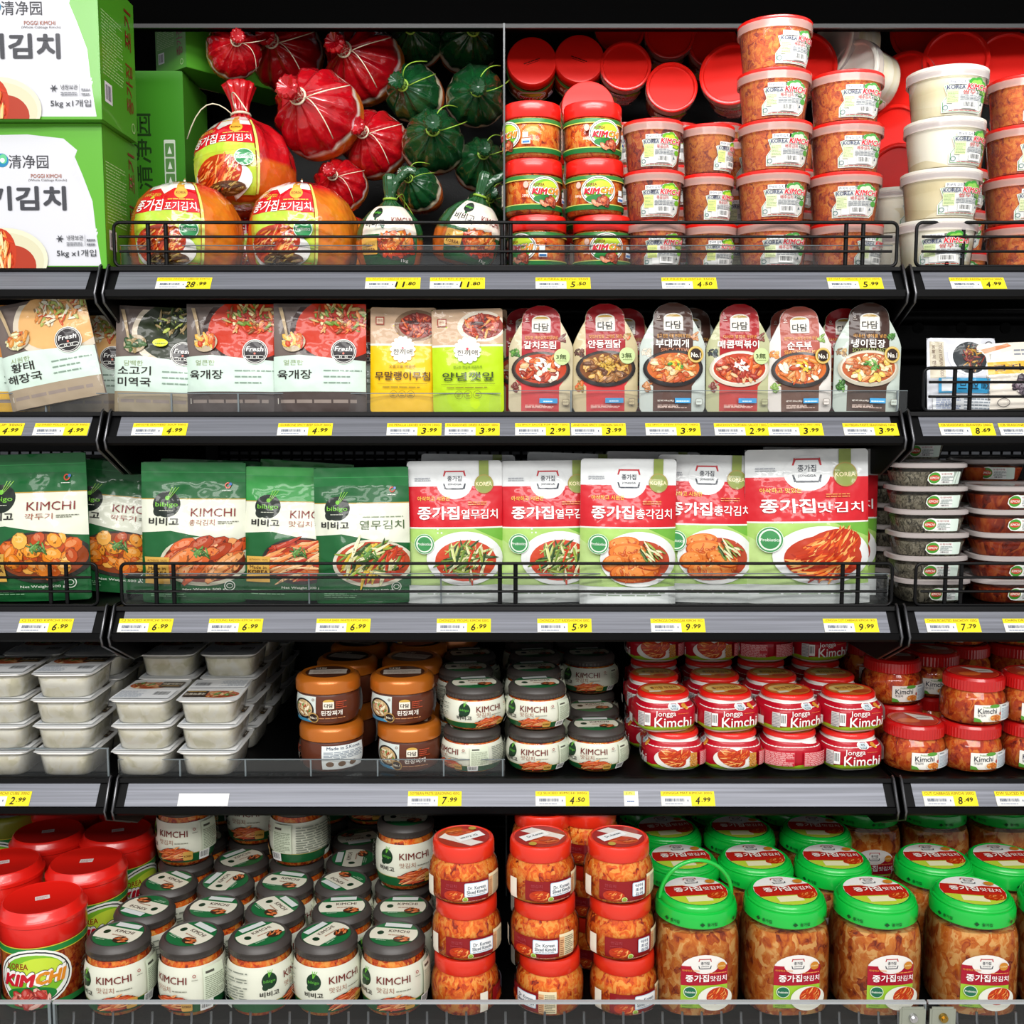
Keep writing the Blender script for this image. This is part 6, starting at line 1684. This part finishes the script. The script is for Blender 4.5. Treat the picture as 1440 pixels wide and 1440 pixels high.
# ---- third shelf
G = 'green stand-up kimchi pouches'
pou('bib_cube', 'large green pouch with orange radish cubes at the far left', 50, 1.682, 2, -4, -3, -2, .003, 1, G)
pou('bib_cube', 'green pouch leaning right behind the radish cube pouch', 150, 1.745, 2, 8, -4, 6, .006, .92, G)
pou('bib_cube', 'green pouch showing half its name left of the young radish pouch', 190, 1.80, 2, 6, -4, 3, .003, .93, G)
pou('bib_pony', 'green pouch with whole young radishes', 272, 1.682, 2, 3, -3, .5, 0, 1, G)
pou('bib_pony', 'green pouch edge behind the young radish pouch', 291, 1.742, 2, 0, -3, 2, 0, 1, G)
pou('bib_cabb', 'lighter green pouch with sliced cabbage kimchi', 408, 1.690, 2, 4, -4, 1.5, .002, 1, G)
pou('bib_cabb', 'lighter green pouch standing behind the sliced cabbage one', 420, 1.75, 2, 3, -4, 4, .003, 1.02, G)
pou('bib_yeol', 'green pouch with young summer radish greens', 511, 1.676, 2, 0, -3, -1, 0, 1, G)
G = 'red and white stand-up kimchi pouches'
pou('jon_yeol', 'red and white pouch with radish greens, first from the left', 641, 1.684, 2, 2, -3, -.5, 0, 1, G)
pou('jon_yeol', 'red and white pouch with radish greens, second from the left', 772, 1.690, 2, 3, -3, -.5, 0, 1, G)
pou('jon_chong', 'red and white pouch with whole radishes, left of two', 882, 1.668, 2, 0, -3, .5, 0, 1, G)
pou('jon_chong', 'red and white pouch with whole radishes, right of two', 990, 1.692, 2, -2, -3, .8, 0, 1.02, G)
pou('jon_mat', 'largest red and white pouch with cabbage kimchi at the right end', 1136, 1.680, 2, -3, -3, -1, 0, .985, G)
pou('jon_yeol', 'silver-topped pouch standing behind the first red pouch', 655, 1.75, 2, 0, -4, 1, 0, 1.03, G)
pou('jon_chong', 'silver-topped pouch standing behind the second red pouch', 800, 1.752, 2, 0, -3, 2, 0, 1.02, G)
pou('jon_chong', 'silver-topped pouch standing behind the two radish pouches', 915, 1.752, 2, 0, -3, 1, 0, 1.03, G)
pou('jon_mat', 'large red and white pouch hidden behind the largest one', 1150, 1.755, 2, 0, -3, 1, 0, .98, G)
G = 'clear side-dish tubs'
stack('tub_anchovy', 1300, 1.705, 2, 6, 'clear tub of dried anchovies', 'in the front left tub column', (0, -6, -4, -8, 0, 4), None, (1304, 1300, 1302, 1301, 1300, 1299), G, zp=1.0)
stack('tub_red', 1413, 1.705, 2, 5, 'clear tub of red side dish', 'in the front right tub column', (0, 0, 180, 0, 0), None, (1412, 1414, 1413, 1412, 1412), G)
stack('tub_anchovy', 1264, 1.815, 2, 6, 'clear tub of anchovies', 'in the shaded tub column behind', None, None, (1262, 1261, 1262, 1261, 1262, 1262), G)
stack('tub_red', 1386, 1.815, 2, 6, 'clear tub of red side dish', 'in the rear tub column by the frame edge', None, None, None, G)
stack('tub_anchovy', 1290, 1.815, 2, 1, 'clear tub with a green label', 'lying on top of the rear anchovy column', (0,), None, (1276,), G, z0=.0366 * 6)

# ---- fourth shelf
G = 'white trays of cubes sealed with film'
for u, rows, nm in ((19, (4, 4, 4), 'leftmost'), (110, (4, 4, 4), 'second'), (217, (3, 4, 4, 4), 'third'), (306, (3, 4, 4, 4), 'fourth')):
    x0 = X(u, 1.69, S[3] + .05)
    for r_, n in enumerate(rows):
        Y = 1.688 + r_ * .129
        for k in range(n):
            flip = (u == 306 and r_ == 0 and k == 2)
            lab = '%s white cube tray in the %s tray column, %s' % (ORD[n][n - 1 - k], nm, ('front row', 'second row', 'third row', 'back row')[r_])
            put('tray', lab, x0 + RND.uniform(-.0015, .0015), Y, S[3] + k * .0417, 0, 180 if flip else 0, (0, 0, math.radians(RND.uniform(-2, 2))), G)
G = 'brown soybean paste tubs with copper lids'
stack('brown_tub', 464, 1.694, 3, 2, 'copper-lidded brown tub', 'of the front left brown stack', (-100, 0), (0, 5), (467, 462), G)
stack('brown_tub', 570, 1.694, 3, 2, 'copper-lidded brown tub', 'of the front right brown stack', (0, 0), (0, 5), (576, 566), G)
stack('brown_tub', 489, 1.80, 3, 2, 'copper-lidded brown tub', 'of the second-row left brown stack', (-20, -10), None, None, G)
stack('brown_tub', 580, 1.80, 3, 2, 'copper-lidded brown tub', 'of the second-row right brown stack', (-20, -10), None, None, G)
stack('brown_tub', 506, 1.906, 3, 2, 'copper-lidded brown tub', 'of the rear left brown stack', None, None, None, G)
stack('brown_tub', 587, 1.906, 3, 3, 'copper-lidded brown tub', 'of the rear right brown stack under the price channel', (0, 0, -12), None, (589, 589, 584), G)
stack('brown_tub', 634, 2.0, 3, 3, 'copper-lidded brown tub', 'of the hindmost brown stack', None, None, None, G)
G = 'small grey-lidded kimchi jars'
stack('bib_small', 665, 1.686, 3, 2, 'small grey-lidded jar', 'right of the brown tubs, front row', (-48, 30), (0, 10), (664, 667), G)
stack('bib_small', 655, 1.788, 3, 2, 'small grey-lidded jar', 'right of the brown tubs, second row', (40, 40), (5, 8), None, G)
stack('bib_small', 661, 1.888, 3, 2, 'small grey-lidded jar', 'right of the brown tubs, third row', (30, 10), (0, 10), None, G)
for r_, (u, Y, n, tt) in enumerate(((755, 1.686, 2, (-6, -8)), (751, 1.788, 2, (0, 5)), (752, 1.888, 2, (0, 5)), (744, 1.988, 2, (0, 5)))):
    stack('bib_small', u, Y, 3, n, 'small grey-lidded jar', 'in the middle jar column, %s row' % ('front', 'second', 'third', 'back')[r_], tt, (4, 12, 10), None, G)
stack('bib_small', 838, 1.690, 3, 1, 'small grey-lidded jar', 'standing alone at the front beside the red jars', (-8,), (4,), None, G)
stack('bib_small', 832, 1.792, 3, 1, 'small grey-lidded jar', 'behind the lone front grey jar', (0,), (8,), None, G)
stack('bib_small', 828, 1.893, 3, 2, 'small grey-lidded jar', 'in the column beside the red jars, third row', (0, -6), (4, 8), None, G)
stack('bib_small', 816, 1.993, 3, 2, 'small grey-lidded jar', 'in the column beside the red jars, back row', None, (0, 10), None, G)
G = 'red kimchi jars with white shoulders'
cn = ('first', 'second', 'third', 'fourth')
for c, (ub, ut, tb, tt) in enumerate(((945, 932, -90, 8), (1026, 1019, -90, 14), (1109, 1106, 180, 22), (1191, 1192, 8, 16))):
    stack('jongga_jar', ub, 1.694, 3, 2, 'red white-shouldered jar', 'in the %s red column, front row' % cn[c], (tb, tt), None, (ub, ut), G, True)
for c, u in enumerate((919, 1004, 1084, 1165)):
    stack('jongga_jar', u, 1.796, 3, 2, 'red white-shouldered jar', 'in the %s red column, second row' % cn[c], (-90, 0), None, None, G, True)
for c, (u, t) in enumerate(((919, -90), (996, -90), (1069, 185), (1146, 20))):
    stack('jongga_jar', u, 1.898, 3, 3, 'red white-shouldered jar', 'in the %s red column, back row' % cn[c], (-90, 0, t), None, None, G, True)
G = 'clear kimchi jars with ribbed red caps'
stack('red_cap', 1284, 1.690, 3, 1, 'ribbed red-capped kimchi jar', 'standing alone in front, right of the red jars', (12,), (0,), None, G)
stack('red_cap', 1254, 1.802, 3, 2, 'ribbed red-capped kimchi jar', 'behind the lone front one', (10, 16), (0, 0), (1256, 1254), G)
stack('red_cap', 1367, 1.690, 3, 2, 'ribbed red-capped kimchi jar', 'of the front stack left of the frame edge', (14, 14), (0, 5), (1363, 1368), G)
stack('red_cap', 1450, 1.692, 3, 2, 'ribbed red-capped kimchi jar', 'of the front stack at the frame edge', (-10, -6), (0, 5), None, G)
stack('red_cap', 1308, 1.848, 3, 2, 'ribbed red-capped kimchi jar', 'half hidden behind the front stacks', (10, 0), None, None, G)
stack('red_cap', 1352, 1.905, 3, 3, 'ribbed red-capped kimchi jar', 'of the rear stack under the 7.79 tag', (0, 0, -60), None, (1352, 1352, 1346), G)
stack('red_cap', 1428, 1.905, 3, 3, 'ribbed red-capped kimchi jar', 'of the rear stack at the frame edge', (0, 0, 14), None, None, G)
stack('red_cap', 1220, 1.925, 3, 3, 'ribbed red-capped kimchi jar', 'of the rear stack beside the red jars', (0, 0, -30), None, None, G)

# ---- bottom deck
G = 'large red-lidded kimchi tubs'
for lab, u, Y, t, l in (('large red kimchi tub at the lower left corner, logo in full view', 60, 1.548, 8, 25), ('large red tub behind and right of the front left one', 122, 1.678, 40, 10),
                        ('large red tub cut by the left frame edge', 4, 1.672, 30, 25), ('large red tub in the third row at left', 68, 1.798, 20, 20),
                        ('large red tub in the third row beside the grey-lidded jars', 166, 1.802, 60, 20), ('large red tub at the back left under the price channel', 96, 1.922, 0, 0),
                        ('large red tub at the back beside the stacked kimchi jar', 190, 1.928, 0, 0)):
    put('red_tub', lab, X(u, Y, S[4] + .14), Y, S[4], t, l, None, G, .92)
put('olive_tub', 'olive-lidded tub at the back of the lower left corner', X(12, 1.93, S[4] + .14), 1.93, S[4], 0, 0, None, G, .95)

G = 'tall grey-lidded kimchi jars'
ROWS = [(1.516, ((167, 10, -18), (270, -22, -38), (366, 82, 45), (459, 42, 55), (554, 5, -8))),
        (1.602, ((204, 160, 155), (301, 150, -12), (387, 60, -50), (481, 100, 5), (567, 0, 0))),
        (1.692, ((238, 150, -35), (318, 170, 75), (401, 40, -15), (483, 160, 135), (567, 120, 0))),
        (1.780, ((262, 0, 0), (340, 60, 48), (418, 0, 0), (497, 90, 92), (575, 0, 0))),
        (1.868, ((283, 20, 20), (358, 10, 0), (432, 0, 0), (503, 0, 200), (578, 0, 0))),
        (1.956, ((312, 0, 0), (384, 0, 0), (456, 0, 0), (522, 0, 0)))]
rn = ('front', 'second', 'third', 'fourth', 'fifth', 'back')
cn5 = ('first', 'second', 'third', 'fourth', 'fifth')
for r_, (Y, lst) in enumerate(ROWS):
    for c, (u, t, l) in enumerate(lst):
        put('bib_tall', 'tall grey-lidded jar on the deck, %s row, %s from the red tubs' % (rn[r_], cn5[c]), X(u, Y, S[4] + .09), Y, S[4], t, l, None, G)
for lab, u, Y, t, l in (('tall grey-lidded jar stacked at the left beside the red tubs', 261, 1.780, -8, 0), ('tall grey-lidded jar stacked in the rear middle, name in view', 358, 1.868, -6, 0),
                        ('tall grey-lidded jar stacked in the middle, back label showing', 420, 1.780, -95, 0), ('tall grey-lidded jar stacked alone beside the orange-lidded jars', 571, 1.692, 22, 0),
                        ('tall grey-lidded jar stacked at the back left', 312, 1.956, -30, 0), ('tall grey-lidded jar stacked at the back, right of the middle', 456, 1.956, -100, 0),
                        ('tall grey-lidded jar stacked at the back right', 522, 1.956, -10, 0)):
    put('bib_tall', lab, X(u, Y, S[4] + .16), Y, S[4] + .1087, t, l, None, G)

G = 'squat jars with orange-red lids'
stack('dr_jar', 654, 1.520, 4, 3, 'orange-red lidded kimchi jar', 'of the left squat-jar stack', (95, 10, 6), (0, 0, 180), (654, 656, 652), G)
stack('dr_jar', 768, 1.520, 4, 3, 'orange-red lidded kimchi jar', 'of the middle squat-jar stack', (-60, -18, 16), (0, 0, 0), (773, 766, 760), G)
stack('dr_jar', 873, 1.520, 4, 3, 'orange-red lidded kimchi jar', 'of the right squat-jar stack', (14, 12, 6), (0, 0, 0), (877, 872, 869), G, kinds=('dr_jar', 'dr_jar_v', 'dr_jar_v'))
stack('dr_jar', 764, 1.632, 4, 3, 'orange-red lidded kimchi jar', 'of the stack behind the middle one', (0, 0, 0), (0, 0, 200), None, G)
stack('dr_jar', 834, 1.645, 4, 3, 'orange-red lidded kimchi jar', 'of the stack behind and left of the right one', (0, 0, 0), None, (834, 832, 826), G)

G = 'large kimchi jars with green handle lids'
GR = [(1.532, ((978, 0, 0), (1103, 0, 0), (1230, 0, 0), (1366, 0, 0), (1492, 0, 0))),
      (1.652, ((957, 0, 0), (1061, 0, 0), (1170, 0, 0), (1312, 0, 0), (1411, 0, 0))),
      (1.772, ((936, 0, 0), (1039, 0, 0), (1146, 0, 0))),
      (1.895, ((917, 0, 0), (1016, 0, 0), (1113, 0, 0), (1214, 0, 0), (1309, 0, 0), (1405, 0, 0)))]
for r_, (Y, lst) in enumerate(GR):
    for c, (u, t, l) in enumerate(lst):
        up = r_ == 0 and c == 0
        lab = ('green-lidded kimchi jar with its carrying handle raised' if up else
               'large green-lidded kimchi jar, %s row, %s from the orange-lidded stacks' % (('front', 'second', 'third', 'back')[r_], ('first', 'second', 'third', 'fourth', 'fifth', 'sixth')[c]))
        put('green_jar_up' if up else 'green_jar', lab, X(u, Y, S[4] + .13), Y, S[4], 0, RND.uniform(-8, 8), (0, 0, math.radians(RND.uniform(-5, 5))), G, 1.045)
